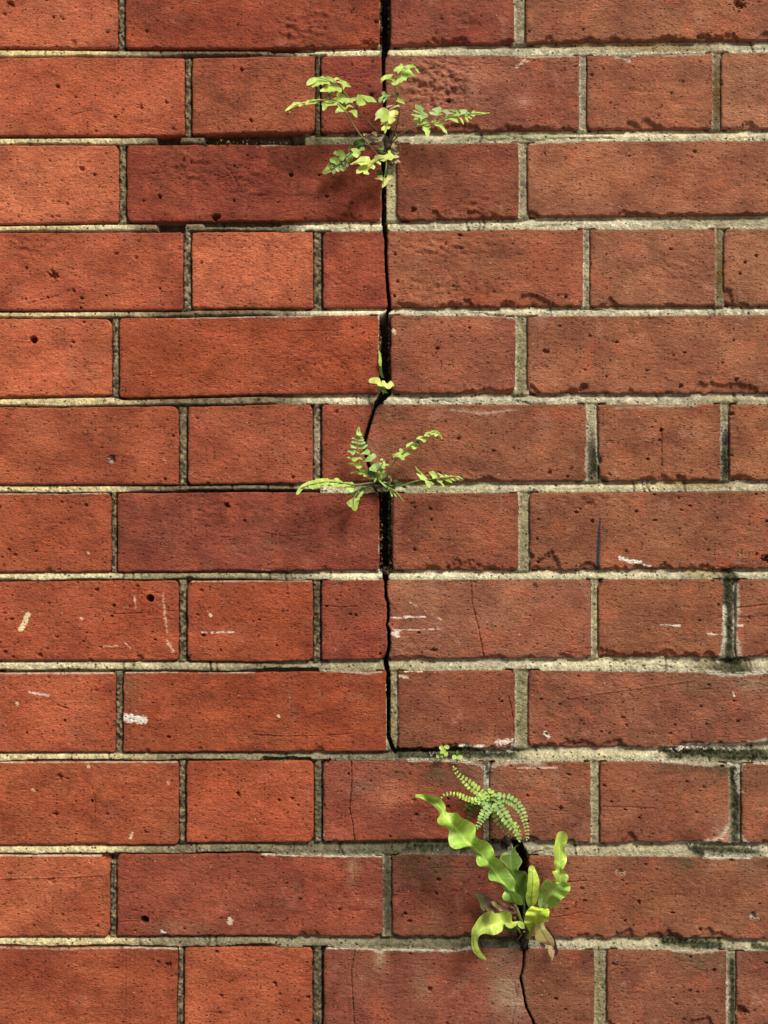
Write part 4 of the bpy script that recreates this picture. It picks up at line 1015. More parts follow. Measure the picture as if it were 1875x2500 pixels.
frond(f1, cA, [(1500,1470),(1465,1440),(1340,1290),(1200,1130),(1080,950),(1020,850),(985,790),(920,720),(850,650),(740,620),(600,600),(480,620),(300,660),(60,770)], [.004,.02,.035,.045,.055,.058,.052], [
 ([(580,600),(570,585),(520,595),(460,590),(400,605),(365,640),(365,670),(400,668),(460,660),(510,655),(540,630),(580,615)], LIME),
 ([(365,625),(300,640),(255,645),(245,670),(255,700),(280,700),(310,675),(350,660)], YEL),
 ([(260,640),(180,635),(150,660),(110,695),(60,740),(50,770),(100,750),(150,715),(200,680),(250,660)], YEL, dict(kx=-.2)),
 ([(840,650),(800,640),(740,625),(680,625),(615,650),(610,670),(625,690),(625,740),(645,758),(680,735),(700,700),(740,690),(790,685),(830,680)], LIME),
 ([(985,780),(1020,780),(1070,760),(1120,755),(1148,775),(1145,858),(1110,845),(1070,800),(1020,785),(960,785),(890,790),(840,800),(832,780),(850,740),(870,720),(865,690),(850,650),(890,660),(940,700),(985,730)], LIME),
 ([(985,730),(1000,690),(1040,670),(1090,700),(1105,725),(1060,705),(1020,710),(1000,740)], LIME),
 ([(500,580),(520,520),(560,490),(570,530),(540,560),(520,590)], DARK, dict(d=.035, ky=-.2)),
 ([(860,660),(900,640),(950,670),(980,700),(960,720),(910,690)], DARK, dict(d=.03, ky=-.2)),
 ([(95,760),(130,740),(125,790),(105,805)], GREEN),
], colr=(.22,.17,.08), col2=(.35,.45,.10))
frond(f1, cB, [(270,1230),(340,1050),(390,880),(415,740),(400,670),(330,680),(270,730),(262,800),(250,900),(215,1010)], [.003,.02,.04,.05,.055,.06], [
 ([(262,740),(240,700),(200,685),(160,695),(120,730),(95,770),(100,800),(90,845),(130,825),(160,825),(165,860),(190,875),(230,860),(260,840)], LIME, dict(edge=(.6,.4,.2))),
 ([(265,740),(300,730),(340,718),(380,725),(398,745),(385,775),(350,785),(362,800),(320,815),(350,820),(358,845),(330,870),(300,890),(270,880),(258,840)], YEL, dict(edge=(.65,.45,.2))),
 ([(230,860),(180,890),(175,905),(210,915),(180,950),(182,980),(205,985),(215,1015),(235,1005),(245,970),(270,965),(290,940),(275,925),(300,900),(285,885),(262,880)], YEL),
 ([(270,730),(300,680),(340,655),(400,640),(425,655),(415,668),(380,665),(330,700),(295,735)], (.62,.42,.2)),
 ([(235,670),(260,648),(310,640),(350,635),(300,660),(260,680)], (.5,.34,.18)),
], colr=STEMB, col2=(.4,.42,.12))
frond(f1, cB, [(265,1230),(330,1000),(370,800),(385,640),(378,560),(360,440),(365,350),(430,250),(520,150),(640,140)], [.002,.01,.022,.03,.036,.04], [
 ([(365,370),(330,365),(320,345),(340,325),(375,320),(400,270),(430,240),(440,200),(500,150),(560,185),(600,230),(628,255),(590,262),(545,265),(520,275),(500,310),(475,310),(445,335),(420,343),(405,340),(400,355)], LIME),
 ([(345,180),(370,140),(410,115),(435,88),(455,100),(475,120),(520,130),(490,150),(455,165),(420,195),(400,215),(385,190)], LIME),
 ([(490,125),(530,105),(590,100),(630,130),(660,165),(675,205),(650,190),(610,150),(580,150),(540,150)], LIME),
 ([(350,290),(310,270),(320,235),(270,235),(220,245),(180,275),(170,305),(185,310),(172,335),(230,300),(290,300),(330,318),(370,320)], LIME),
 ([(360,500),(310,500),(270,505),(240,500),(215,465),(190,470),(180,490),(185,520),(150,545),(140,575),(155,605),(185,580),(200,545),(230,540),(200,575),(205,605),(240,560),(290,525),(350,510)], MINT, dict(ky=.4)),
 ([(375,565),(400,548),(440,560),(470,590),(490,632),(450,620),(400,600),(372,590)], LIME),
 ([(365,480),(400,475),(410,510),(390,540),(365,520)], DARK, dict(ky=0.)),
], colr=STEMB, col2=(.3,.4,.09), r=(.0004,.00025))
frond(f1, cB, [(260,1260),(320,1150),(400,1060),(500,995),(600,955),(700,920),(830,890),(920,865),(1020,830),(1150,785),(1300,765),(1450,755),(1620,750)], [.003,.018,.028,.034,.036,.036,.032], [
 ([(705,860),(690,815),(640,800),(585,775),(600,765),(680,775),(695,770),(650,745),(607,725),(625,718),(690,735),(640,690),(640,640),(690,660),(735,700),(735,730),(785,770),(795,800),(760,815),(725,830)], MINT),
 ([(700,860),(740,850),(770,845),(800,880),(820,910),(828,950),(805,965),(822,990),(800,1060),(770,1040),(755,1000),(725,965),(735,955),(715,930),(665,910),(670,880),(610,870),(605,855),(640,820),(670,830)], LIME),
 ([(890,850),(905,790),(850,770),(825,745),(860,735),(900,745),(860,710),(900,690),(950,675),(975,690),(975,735),(940,755),(985,760),(980,775),(930,785),(905,810),(900,850)], MINT),
 ([(900,860),(865,855),(862,885),(890,900),(905,920),(950,935),(980,960),(1010,1000),(1050,1025),(1045,985),(1010,940),(1000,905),(1015,885),(985,870),(940,868)], LIME),
 ([(1030,820),(1050,770),(1000,735),(1000,718),(1060,710),(1090,740),(1130,745),(1145,760),(1080,770),(1050,800)], MINT),
 ([(1140,780),(1180,760),(1150,735),(1090,715),(1130,705),(1190,715),(1225,760),(1240,745),(1225,715),(1290,705),(1320,720),(1290,760),(1200,782)], MINT),
 ([(1020,830),(1050,850),(1090,840),(1130,850),(1180,870),(1210,880),(1205,850),(1190,820),(1230,830),(1255,870),(1278,898),(1270,850),(1245,800),(1280,780),(1300,830),(1338,868),(1330,820),(1315,790),(1350,820),(1380,832),(1370,790),(1340,760),(1250,770),(1130,795)], LIME),
 ([(1340,735),(1380,750),(1420,718),(1450,735),(1500,738),(1560,745),(1620,745),(1600,758),(1530,765),(1450,775),(1425,795),(1380,780),(1350,760)], LIME),
], colr=(.12,.08,.04), col2=(.32,.44,.10))
frond(f1, cC, [(1150,420),(1000,330),(850,250),(730,260),(620,360),(480,500),(350,620),(180,720),(80,745)], [.002,.01,.016,.02,.02,.018], [
 ([(270,410),(300,370),(370,355),(430,365),(460,420),(470,470),(430,530),(390,530),(360,500),(370,465),(320,450)], GREEN, dict(ky=.3)),
 ([(195,550),(205,510),(250,485),(300,485),(340,510),(360,560),(350,590),(310,615),(270,590),(220,575)], GREEN, dict(ky=.3)),
 ([(180,580),(220,590),(270,625),(280,645),(230,650),(190,700),(220,740),(180,755),(120,785),(75,770),(65,735),(110,690),(150,620)], GREEN, dict(ky=.3, edge=(.55,.4,.18))),
 ([(230,650),(290,660),(305,700),(300,750),(265,790),(240,770),(230,720)], MINT, dict(ky=.4)),
 ([(300,650),(350,640),(385,690),(380,730),(345,752),(310,730),(295,690)], MINT, dict(ky=.4)),
 ([(350,600),(400,585),(440,600),(480,660),(480,710),(440,740),(400,720),(380,660)], GREEN, dict(ky=.3, edge=(.5,.3,.15))),
 ([(500,440),(560,400),(610,420),(630,460),(610,530),(570,580),(530,570),(495,530),(490,480)], GREEN, dict(ky=.3)),
 ([(480,590),(540,590),(560,600),(540,650),(510,668),(490,640)], (.5,.33,.15), dict(ky=.3)),
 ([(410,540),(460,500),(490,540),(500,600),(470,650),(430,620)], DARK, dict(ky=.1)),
 ([(590,340),(630,320),(680,325),(720,350),(750,400),(740,430),(700,475),(660,475),(610,430),(620,390)], LIME, dict(d=.03)),
 ([(730,340),(770,300),(810,290),(833,325),(820,355),(780,355),(740,380)], MINT, dict(d=.028)),
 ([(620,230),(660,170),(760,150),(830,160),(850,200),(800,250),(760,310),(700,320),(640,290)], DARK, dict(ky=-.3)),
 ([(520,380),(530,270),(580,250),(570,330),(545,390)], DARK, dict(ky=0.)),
], colr=STEMB, col2=(.15,.2,.06), label='darker round-lobed frond hanging lower left')
frond(f1, cC, [(1180,420),(1280,440),(1200,500),(1050,520),(930,600),(800,560),(620,600)], [.004,.03,.045,.05], [
 ([(590,610),(620,580),(700,530),(760,480),(830,470),(900,480),(920,520),(930,560),(900,600),(860,610),(800,620),(770,630),(730,605),(680,605)], YEL, dict(ky=1.)),
 ([(700,760),(705,710),(750,650),(810,625),(870,600),(930,560),(990,520),(1030,460),(1100,445),(1180,450),(1240,420),(1245,385),(1280,370),(1300,410),(1340,450),(1385,490),(1340,510),(1300,540),(1240,530),(1180,560),(1130,550),(1080,540),(1120,590),(1110,620),(1070,600),(1030,580),(1000,610),(1025,650),(1000,695),(940,680),(900,720),(925,770),(900,785),(830,770),(820,745),(770,760),(720,772)], YEL, dict(ky=1., kx=-.1, fold=.1)),
], colr=(.3,.3,.1), col2=(.5,.55,.12))
frond(f1, cC, [(1230,520),(1230,640),(1210,760),(1190,860),(1170,980)], [.002,.01,.02,.024], [
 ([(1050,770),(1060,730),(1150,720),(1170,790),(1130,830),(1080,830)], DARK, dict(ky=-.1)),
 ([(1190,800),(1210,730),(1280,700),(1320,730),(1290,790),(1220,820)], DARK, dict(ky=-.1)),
 ([(1035,875),(1070,850),(1075,825),(1150,820),(1170,850),(1220,860),(1260,825),(1320,825),(1335,860),(1310,890),(1270,905),(1295,950),(1250,960),(1210,1000),(1160,1030),(1155,970),(1160,920),(1110,895),(1070,890)], YEL, dict(edge=(.6,.4,.2))),
], colr=(.2,.22,.07))
leaf('bud', cC([(1125,350),(1140,280),(1165,260),(1200,300),(1205,350),(1185,400),(1150,420),(1135,390)]), .006, f1, GREEN, ky=.3, fold=-.8)
# dry scraps and rootlets at its base
rs = random.Random(3)
for (cx, cy, w, h, c) in [(1420,400,60,40,TAN),(1440,560,60,45,TAN),(1400,470,70,30,PALE),(1350,560,40,40,TAN),(1010,60,50,50,TAN),(890,80,60,40,DEAD),(840,60,40,30,PALE),(940,110,50,30,DEAD),(1380,250,70,60,TAN),(1430,210,50,40,DEAD),(870,120,40,20,TAN),(1430,320,50,30,DEAD)]:
    pts = []
    for k in range(9):
        a = k / 9 * 2 * math.pi; q = rs.uniform(.55, 1.15)
        pts.append((cx + w * q * math.cos(a), cy + h * q * math.sin(a)))
    leaf('dry_scrap', cC(pts), rs.uniform(.004, .010), f1, c, ky=rs.uniform(-.4, .8), kx=rs.uniform(-.5, .5), fold=rs.uniform(-.6, .8), seed=cx, mat=M_DRY, wavy=1.6)
for pts in ([(1180,120),(1200,60),(1170,180),(1110,190)],[(1250,100),(1215,160),(1240,240),(1300,240)],[(1400,40),(1440,140),(1480,260),(1500,360)],[(1500,500),(1490,420),(1430,370),(1330,330)],[(1440,650),(1500,690),(1480,760),(1420,840)],[(1020,660),(1030,720),(1080,735),(1130,700)],[(1370,510),(1450,480),(1510,490)],[(1040,60),(1080,160),(1130,190)],[(880,330),(980,320),(1060,340),(1130,350)],[(1390,490),(1340,530),(1340,600)],[(1200,0),(1215,90),(1195,180)]):
    p = cC(pts); tube('rootlet', [(x, y, rs.uniform(.004, .012)) for x, y in p], .00022, .00014, f1, rs.choice([DEAD, TAN, BROWN]), sides=4)

def knot(name, px, py, rx, ry, dd, parent, seed_, colr=BROWN):
    """fibrous rootstock filling the gap"""
    r_ = random.Random(seed_); V = []; Fc = []; 
    nu, nv = 18, 12
    for j in range(nv + 1):
        th = math.pi * j / nv
        for i in range(nu):
            ph = 2 * math.pi * i / nu
            q = 1 + .5 * (vnoise(i * .7 + 3, j * .8, seed_) - .5) * 2 * .6
            x = px + rx * q * math.sin(th) * math.cos(ph); y = py + ry * q * math.cos(th); d = dd * q * math.sin(th) * math.sin(ph) 
            V.append(W(x, y, d))
    for j in range(nv):
        for i in range(nu):
            i2 = (i + 1) % nu
            Fc.append((j * nu + i, j * nu + i2, (j + 1) * nu + i2, (j + 1) * nu + i))
    return mesh_obj(name, np.array(V), Fc, M_DRY, parent, col=np.tile(np.array(colr), (len(V), 1)), smooth_shade=False)
knot('rootstock', 942, 362, 12, 26, .008, f1, 5, (.035,.022,.015))
knot('rootstock', 955, 385, 11, 18, .006, f1, 6, (.22,.17,.10))

def base_leaves(parent, px, py, w, h, n, seed_):
    r_ = random.Random(seed_)
    for k in range(n):
        cx, cy = px + r_.uniform(-w, w), py + r_.uniform(-h, h); a0 = r_.uniform(0, 6.28); L = r_.uniform(5, 11); m = r_.choice([5, 6, 7]); pts = []
        for i in range(2 * m):
            q = L * (1 if i % 2 == 0 else .55) * r_.uniform(.8, 1.1)
            pts.append((cx + q * math.cos(a0 + i * math.pi / m), cy + .7 * q * math.sin(a0 + i * math.pi / m)))
        leaf('small_leaf', pts, r_.uniform(.004, .014), parent, r_.choice([DARK, DARK, (.05,.09,.02), GREEN, DEAD]), ky=r_.uniform(-.3, .4), seed=k)
        tube('rootlet', [(px, py, .002), ((px + cx) / 2, (py + cy) / 2 + r_.uniform(-4, 4), .006), (cx, cy, .006)], .0004, .0003, parent, r_.choice([STEMB, (.1,.12,.04)]), sides=4)
base_leaves(f1, 935, 362, 26, 22, 9, 41)

# ---- tiny sprout in the wide gap
f2 = plant('fern_sprout', 932, 945, 'tiny bright two-lobed sprout with one upright blade inside the wide black gap', 'sprout')
leaf('leaf_blade', cJ([(610,115),(640,110),(680,180),(700,300),(715,430),(710,520),(700,600),(650,580),(620,520),(605,460),(625,350),(615,200)]), .004, f2, LIME, ky=.3, fold=.2, wavy=.3)
leaf('leaf_blade', cJ([(650,590),(715,590),(730,750),(760,900),(785,1000),(740,990),(690,940),(660,850)]), .0015, f2, DARK, ky=-.1, fold=.2, wavy=.3)
leaf('lobed_leaf', cJ([(305,1100),(330,1050),(400,1010),(500,995),(600,1000),(650,1030),(680,1100),(700,1150),(725,1160),(715,1110),(760,1095),(810,1100),(830,1150),(880,1190),(910,1190),(960,1130),(1010,1105),(1070,1150),(1110,1220),(1110,1260),(1040,1290),(1000,1345),(930,1365),(870,1350),(800,1280),(720,1285),(640,1270),(590,1240),(560,1205),(480,1190),(350,1175),(310,1145)]), .016, f2, YEL, ky=1.1, fold=.1)
leaf('leaf_blade', cJ([(560,1290),(590,1265),(700,1290),(790,1290),(830,1350),(860,1410),(900,1500),(850,1520),(780,1490),(700,1440),(640,1470),(580,1470),(560,1400)]), .006, f2, DARK, ky=-.2, edge=(.5,.4,.2))
tube('stalk', [(936,962,-.006),(934,952,.004),(932,942,.014)], .0006, .0004, f2, STEMG)

# ---- fern half way down
f3 = plant('toothed_fern', 938, 1185, 'small green fern with an upright triangular frond rooted half way down the crack', 'fern')
frond(f3, cD, [(1500,1130),(1400,1010),(1340,930),(1270,790),(1210,630),(1160,480),(1160,330),(1175,200),(1180,95)], [.003,.014,.026,.030,.032], [
 ([(1150,470),(1130,490),(1060,480),(1020,460),(1040,440),(1010,410),(1060,405),(1120,430)], MINT),
 ([(1165,590),(1120,560),(1080,605),(1050,600),(1030,570),(980,545),(1000,520),(1060,515),(1120,530),(1155,560)], MINT),
 ([(1230,690),(1160,690),(1120,722),(1080,720),(1040,690),(975,655),(1020,643),(1100,655),(1180,650),(1220,670)], LIME),
 ([(1260,790),(1210,790),(1230,820),(1190,850),(1140,845),(1120,815),(1060,795),(985,775),(1010,755),(1080,760),(1150,775),(1175,740),(1210,765)], LIME),
 ([(1340,970),(1350,985),(1300,1005),(1260,995),(1260,965),(1200,965),(1120,945),(1045,945),(1060,920),(1120,905),(1190,915),(1180,870),(1220,845),(1260,880),(1320,940)], LIME),
 ([(1155,400),(1100,390),(1045,380),(1050,350),(1110,350),(1155,370)], MINT),([(1150,335),(1100,325),(1050,305),(1060,285),(1130,285),(1155,310)], MINT),([(1160,280),(1105,260),(1115,235),(1155,235)], MINT),
 ([(1170,490),(1220,490),(1280,495),(1310,465),(1342,440),(1330,415),(1290,420),(1240,440),(1180,455)], MINT),
 ([(1215,600),(1260,590),(1320,605),(1370,580),(1375,540),(1340,500),(1310,500),(1270,545),(1230,580)], MINT),
 ([(1275,720),(1340,725),(1410,720),(1420,700),(1455,680),(1490,640),(1470,600),(1430,585),(1400,610),(1365,595),(1350,640),(1310,670)], MINT),
 ([(1165,410),(1240,415),(1290,400),(1300,375),(1270,360),(1210,375),(1165,385)], MINT),([(1165,350),(1230,355),(1268,345),(1265,315),(1200,320),(1165,330)], MINT),([(1170,290),(1220,305),(1255,300),(1245,270),(1180,270)], MINT),
 ([(1160,250),(1130,225),(1145,150),(1175,90),(1195,110),(1205,180),(1225,215),(1235,245),(1200,260)], LIME),
], colr=(.2,.3,.08), col2=(.28,.42,.10), r=(.0006,.0003))
frond(f3, cD, [(1520,1140),(1420,1120),(1280,1140),(1090,1160),(900,1130),(700,1100),(500,1110),(300,1150),(120,1220),(40,1320)], [.004,.02,.032,.04,.045,.04], [
 ([(40,1330),(35,1300),(60,1240),(110,1180),(180,1135),(260,1105),(290,1160),(270,1225),(230,1215),(190,1215),(150,1240),(110,1280),(80,1320)], LIME, dict(kx=-.3)),
 ([(250,1105),(330,1080),(400,1070),(445,1110),(430,1200),(380,1215),(330,1240),(300,1225),(255,1225)], LIME, dict(ky=.9)),
 ([(395,1070),(480,1050),(540,1045),(600,1050),(615,1120),(590,1170),(540,1185),(500,1160),(450,1200),(415,1190)], LIME, dict(ky=.9)),
 ([(585,1050),(650,1065),(720,1065),(770,1060),(785,1130),(770,1180),(720,1190),(680,1170),(640,1150),(595,1150)], LIME, dict(ky=.9)),
 ([(730,1060),(760,1040),(795,1045),(840,1080),(900,1120),(930,1160),(900,1190),(850,1185),(790,1180),(755,1120)], LIME, dict(ky=.9)),
 ([(880,1150),(930,1115),(1000,1115),(1050,1115),(1100,1160),(1080,1185),(1080,1200),(1020,1200),(1070,1230),(1060,1280),(1020,1285),(970,1250),(900,1200)], LIME),
], colr=(.12,.1,.06), col2=(.35,.45,.1))
frond(f3, cD, [(1500,1160),(1300,1200),(1180,1230),(1130,1330),(1080,1420),(1080,1560)], [.003,.012,.022,.026], [
 ([(1080,1400),(1130,1400),(1170,1350),(1215,1300),(1245,1285),(1255,1310),(1235,1350),(1190,1400),(1190,1430),(1130,1465),(1170,1470),(1165,1510),(1155,1540),(1150,1580),(1110,1625),(1070,1610),(1040,1570),(1000,1545),(965,1500),(960,1490),(1010,1445)], MID, dict(fold=.6)),
 ([(970,1340),(1000,1310),(1060,1310),(1120,1270),(1160,1260),(1150,1330),(1110,1380),(1060,1360),(1000,1345)], DARK, dict(ky=0.)),
 ([(1060,1215),(1150,1215),(1300,1175),(1305,1195),(1200,1225),(1120,1240)], GREEN, dict(ky=.2)),
 ([(1180,1260),(1240,1200),(1300,1230),(1280,1290),(1210,1300)], DARK, dict(ky=-.2)),
], colr=(.1,.12,.05))
frond(f3, cE, [(260,960),(300,860),(340,770),(420,630),(500,530),(600,440),(700,340),(820,240),(930,180),(1050,120),(1150,90),(1235,205)], [.003,.014,.024,.032,.038,.036], [
 ([(500,525),(460,515),(425,530),(418,500),(405,485),(450,465),(520,440),(515,400),(545,385),(575,405),(600,430),(660,435),(720,440),(710,475),(660,490),(630,510),(605,530),(600,560),(560,565),(530,535)], LIME),
 ([(645,355),(650,310),(700,285),(740,275),(790,300),(835,310),(830,350),(800,375),(765,390),(730,370),(710,335),(670,345)], LIME),
 ([(805,220),(830,185),(880,170),(940,185),(965,200),(960,265),(930,275),(890,240),(850,225)], LIME),
 ([(930,170),(970,110),(1040,95),(1050,150),(1020,180),(980,170)], LIME),([(1030,110),(1080,78),(1120,85),(1100,130),(1070,150),(1045,145)], LIME),([(1095,80),(1150,80),(1195,110),(1180,150),(1130,180),(1110,165)], LIME),([(1185,110),(1220,150),(1245,210),(1235,220),(1205,180),(1185,145)], LIME),
 ([(780,290),(810,250),(850,250),(860,300),(830,320)], DARK, dict(ky=-.2)),
], colr=(.2,.16,.09), col2=(.36,.46,.1))
frond(f3, cE, [(280,990),(400,1010),(590,1000),(700,960),(850,920),(1000,905),(1150,885),(1300,870),(1450,850),(1590,900)], [.003,.012,.024,.03,.032,.028], [
 ([(870,880),(820,810),(880,820),(820,750),(805,700),(850,750),(900,790),(930,830),(980,880),(1000,920),(1050,935),(1090,970),(1080,985),(1050,990),(1020,1030),(990,1010),(960,960),(940,920),(880,900)], LIME),
 ([(1080,890),(1070,850),(1025,800),(1030,775),(1090,760),(1120,790),(1150,830),(1160,870)], LIME),
 ([(1140,900),(1200,905),(1260,940),(1230,945),(1270,990),(1280,1020),(1250,1015),(1220,970),(1170,940)], LIME),
 ([(1200,865),(1210,840),(1160,795),(1180,790),(1240,820),(1300,850),(1290,865)], LIME),
 ([(1270,890),(1320,885),(1370,910),(1410,950),(1400,960),(1340,940),(1290,915)], MID),
 ([(1300,855),(1280,815),(1330,830),(1380,850)], LIME),([(1370,880),(1410,875),(1470,930),(1430,925),(1380,900)], LIME),([(1370,820),(1420,840),(1470,850),(1400,860)], LIME),([(1450,870),(1490,870),(1535,915),(1500,905)], LIME),([(1480,850),(1530,845),(1580,880),(1598,910),(1560,905),(1510,880)], LIME),
 ([(500,960),(560,960),(620,1010),(660,1050),(600,1050),(530,1010)], DARK, dict(ky=0.)),
 ([(440,940),(520,930),(560,960),(520,1000),(450,1000)], DARK, dict(ky=-.3)),
], colr=(.25,.35,.08), col2=(.35,.48,.1))
frond(f3, cE, [(200,1010),(180,930),(120,860),(150,760),(230,650),(220,570)], [.003,.014,.024,.028], [
 ([(20,710),(60,670),(100,640),(180,625),(225,640),(215,680),(165,710),(130,735),(90,710),(130,750),(125,770),(60,755),(25,745)], MINT),
 ([(240,600),(270,590),(280,640),(345,645),(330,665),(270,675),(275,710),(240,720),(215,690)], LIME),([(195,555),(245,555),(240,580),(205,580)], YEL),
 ([(90,945),(100,900),(140,830),(170,770),(210,740),(235,760),(190,800),(150,870),(120,930)], MID),
 ([(190,830),(230,800),(280,800),(320,820),(290,850),(260,890),(220,900),(190,870)], GREEN),([(30,890),(60,860),(100,850),(130,870),(90,890),(50,900)], GREEN),
 ([(20,860),(0,800),(60,760),(120,800),(110,860),(60,880)], DARK, dict(ky=-.2)),([(140,770),(200,740),(270,740),(260,790),(180,810)], GREEN),([(120,900),(180,860),(230,900),(190,950)], GREEN),
 ([(-40,800),(-60,760),(-10,740),(30,770),(10,830)], DARK, dict(ky=-.2)),
], colr=(.1,.14,.04))
frond(f3, cE, [(170,940),(230,960),(300,1020),(380,1060),(460,1110),(590,1275)], [.004,.018,.03,.034], [
 ([(25,1070),(40,1040),(80,985),(120,1000),(190,1000),(250,1020),(270,1060),(230,1075),(190,1045),(110,1040),(70,1070)], LIME),
 ([(350,1060),(380,1060),(410,1150),(405,1190),(385,1185),(365,1130)], LIME),([(400,1070),(430,1090),(475,1200),(460,1200),(430,1160)], LIME),([(440,1090),(480,1120),(520,1190),(510,1200),(470,1140)], MID),([(500,1150),(550,1220),(592,1280),(560,1240)], MID),
 ([(170,910),(230,950),(290,1010),(370,1040),(390,1070),(330,1065),(260,1010),(210,960)], MINT),([(250,940),(330,945),(310,955),(260,960)], GREEN),
 ([(270,1050),(330,1060),(300,1090)], DARK),
], colr=(.2,.3,.08), col2=(.3,.42,.1))
knot('rootstock', 932, 1188, 20, 16, .009, f3, 8, (.03,.022,.015))
knot('rootstock', 958, 1176, 12, 9, .008, f3, 9, (.12,.07,.045))
for k in range(9):
    x = 905 + rs.uniform(0, 80); y = 1165 + rs.uniform(0, 30)
    tube('rootlet', [(938, 1185, .004), ((938 + x) / 2, y - rs.uniform(-6, 8), .009), (x, y, rs.uniform(.003, .01))], .0003, .00015, f3, rs.choice([DEAD, BROWN, TAN]), sides=4)
for (cx, cy, w, h, c) in [(350,850,25,40,TAN),(380,900,12,50,TAN),(470,950,30,30,(.35,.16,.1)),(440,930,20,18,DEAD),(0,1110,40,14,TAN)]:
    pts = [(cx + w * rs.uniform(.6, 1.1) * math.cos(k / 8 * 6.283), cy + h * rs.uniform(.6, 1.1) * math.sin(k / 8 * 6.283)) for k in range(8)]
    leaf('dry_scrap', cE(pts), .012, f3, c, ky=.3, seed=cx, mat=M_DRY, wavy=1.5)

base_leaves(f3, 930, 1178, 42, 20, 16, 43)

# ---- two seedlings on the ledge
def round_leaf(cr, cx, cy, a, b, rot, d, parent, colr, ky, seed_, name='leaflet', label=None):
    pts = []
    for k in range(12):
        t = k / 12 * 2 * math.pi
        x, y = a * math.cos(t), b * math.sin(t)
        pts.append((cx + x * math.cos(rot) - y * math.sin(rot), cy + x * math.sin(rot) + y * math.cos(rot)))
    return leaf(name, cr(pts), d, parent, colr, ky=ky, fold=.25, seed=seed_, wavy=.3)
s1 = plant('seedling', 1075, 1850, 'seedling with seven round leaves on the mossy ledge, the left and larger of two', 'seedling', 'seedlings on the ledge')
for i, (cx, cy, a, b, rot, c, d) in enumerate([(455,430,75,62,.6,LIME,.012),(600,400,75,58,.3,LIME,.012),(490,530,90,55,-.5,LIME,.016),(575,600,60,80,.1,MID,.010),(345,675,52,45,0,LIME,.012),(450,670,45,35,.3,LIME,.012),(400,725,42,42,0,GREEN,.010)]):
    round_leaf(cK, cx, cy, a, b, rot, d, s1, c, .6, i)
    p = cK([(480, 720), ((480 + cx) / 2, (720 + cy) / 2 + 10), (cx, cy)])
    tube('stalk', [(p[0][0], p[0][1], -.004), (p[1][0], p[1][1], d * .6), (p[2][0], p[2][1], d - .0006)], .0003, .0002, s1, (.2,.3,.07), sides=5)
s2 = plant('seedling', 1117, 1852, 'seedling with two pale round leaves and a dark one, the right and smaller of two', 'seedling', 'seedlings on the ledge')
for i, (cx, cy, a, b, rot, c, d) in enumerate([(825,690,72,60,.5,LIME,.008),(975,700,88,58,-.2,LIME,.009),(910,560,45,70,.2,DARK,.002),(990,640,60,40,0,DARK,.004)]):
    round_leaf(cK, cx, cy, a, b, rot, d, s2, c, .6, i + 20)
    p = cK([(900, 740), (cx, cy)])
    tube('stalk', [(p[0][0], p[0][1], -.005), ((p[0][0] + p[1][0]) / 2, (p[0][1] + p[1][1]) / 2, d * .5), (p[1][0], p[1][1], d - .0006)], .0003, .0002, s2, (.2,.3,.07), sides=5)
tw = plant('dry_twig', 1053, 1848, 'pale forked dry twig standing on the dark ledge left of the seedlings', 'twig')
p = cK([(100,540),(120,610),(150,670),(190,600),(240,540)]); tube('twig_fork', [(x, y, .001) for x, y in p], .00035, .0003, tw, (.5,.46,.38), mat=M_DRY, sides=5)
p = cK([(290,560),(310,640),(330,690)]); tube('twig_fork', [(x, y, .001) for x, y in p], .0003, .0002, tw, (.5,.46,.38), mat=M_DRY, sides=5)

# ---- maidenhair fern
f5 = plant('maidenhair_fern', 1195, 1965, 'fern with strings of tiny round paired leaflets arching above the broad-bladed fern', 'fern')
def string(rach, depths, n, size, colr, bias=(1, 1), ky=.5, tip=.35, start=.02):
    R = cF(rach); ds = np.interp(np.linspace(0, 1, len(R)), np.linspace(0, 1, len(depths)), depths)
    P = [(x, y, d) for (x, y), d in zip(R, ds)]
    st = tube('frond', P, .00035, .0002, f5, (.05,.035,.02), col2=(.16,.2,.06), sides=5)
    Q = crom(P, 14)
    seg = np.concatenate([[0], np.cumsum(np.hypot(np.diff(Q[:, 0]), np.diff(Q[:, 1])))])
    for i in range(n):
        t = start + (1 - start) * (i + .3) / n
        s = t * seg[-1]
        x, y, d = [np.interp(s, seg, Q[:, k]) for k in range(3)]
        x2, y2 = [np.interp(min(s + 2, seg[-1]), seg, Q[:, k]) for k in range(2)]
        x1, y1 = [np.interp(max(s - 2, 0), seg, Q[:, k]) for k in range(2)]
        ang = math.atan2(y2 - y1, x2 - x1)
        sz = size * (1 - (1 - tip) * max(0, (t - .35) / .65) ** 1.1)
        for sd in (-1, 1):
            k = bias[0] if sd < 0 else bias[1]
            if k <= .05: continue
            a = sz * rs.uniform(.85, 1.05) * .47; b = a * rs.uniform(.52, .66)
            a2 = ang + sd * (math.pi / 2 - .25)
            cx = x + math.cos(a2) * a * 1.02 * k; cy = y + math.sin(a2) * a * 1.02 * k
            off = rs.uniform(-1, 1) * .8
            c = np.array(colr) * rs.uniform(.85, 1.15)
            round_leaf(lambda q: q, cx + off, cy, a * max(k, .75), b, a2 + rs.uniform(-.2, .2), d + .0012 + rs.uniform(0, .002), st, tuple(c), ky + rs.uniform(-.25, .3), i * 2 + (sd > 0))
    round_leaf(lambda q: q, Q[-1, 0], Q[-1, 1], size * tip * .55, size * tip * .35, ang, Q[-1, 2] + .001, st, colr, ky, 99)
string([(940,560),(860,640),(800,700),(760,800)], [.004,.012,.014], 6, 13, DARK, ky=.1)
string([(900,540),(760,620),(700,700)], [.004,.010,.012], 5, 11, DARK, ky=.1)
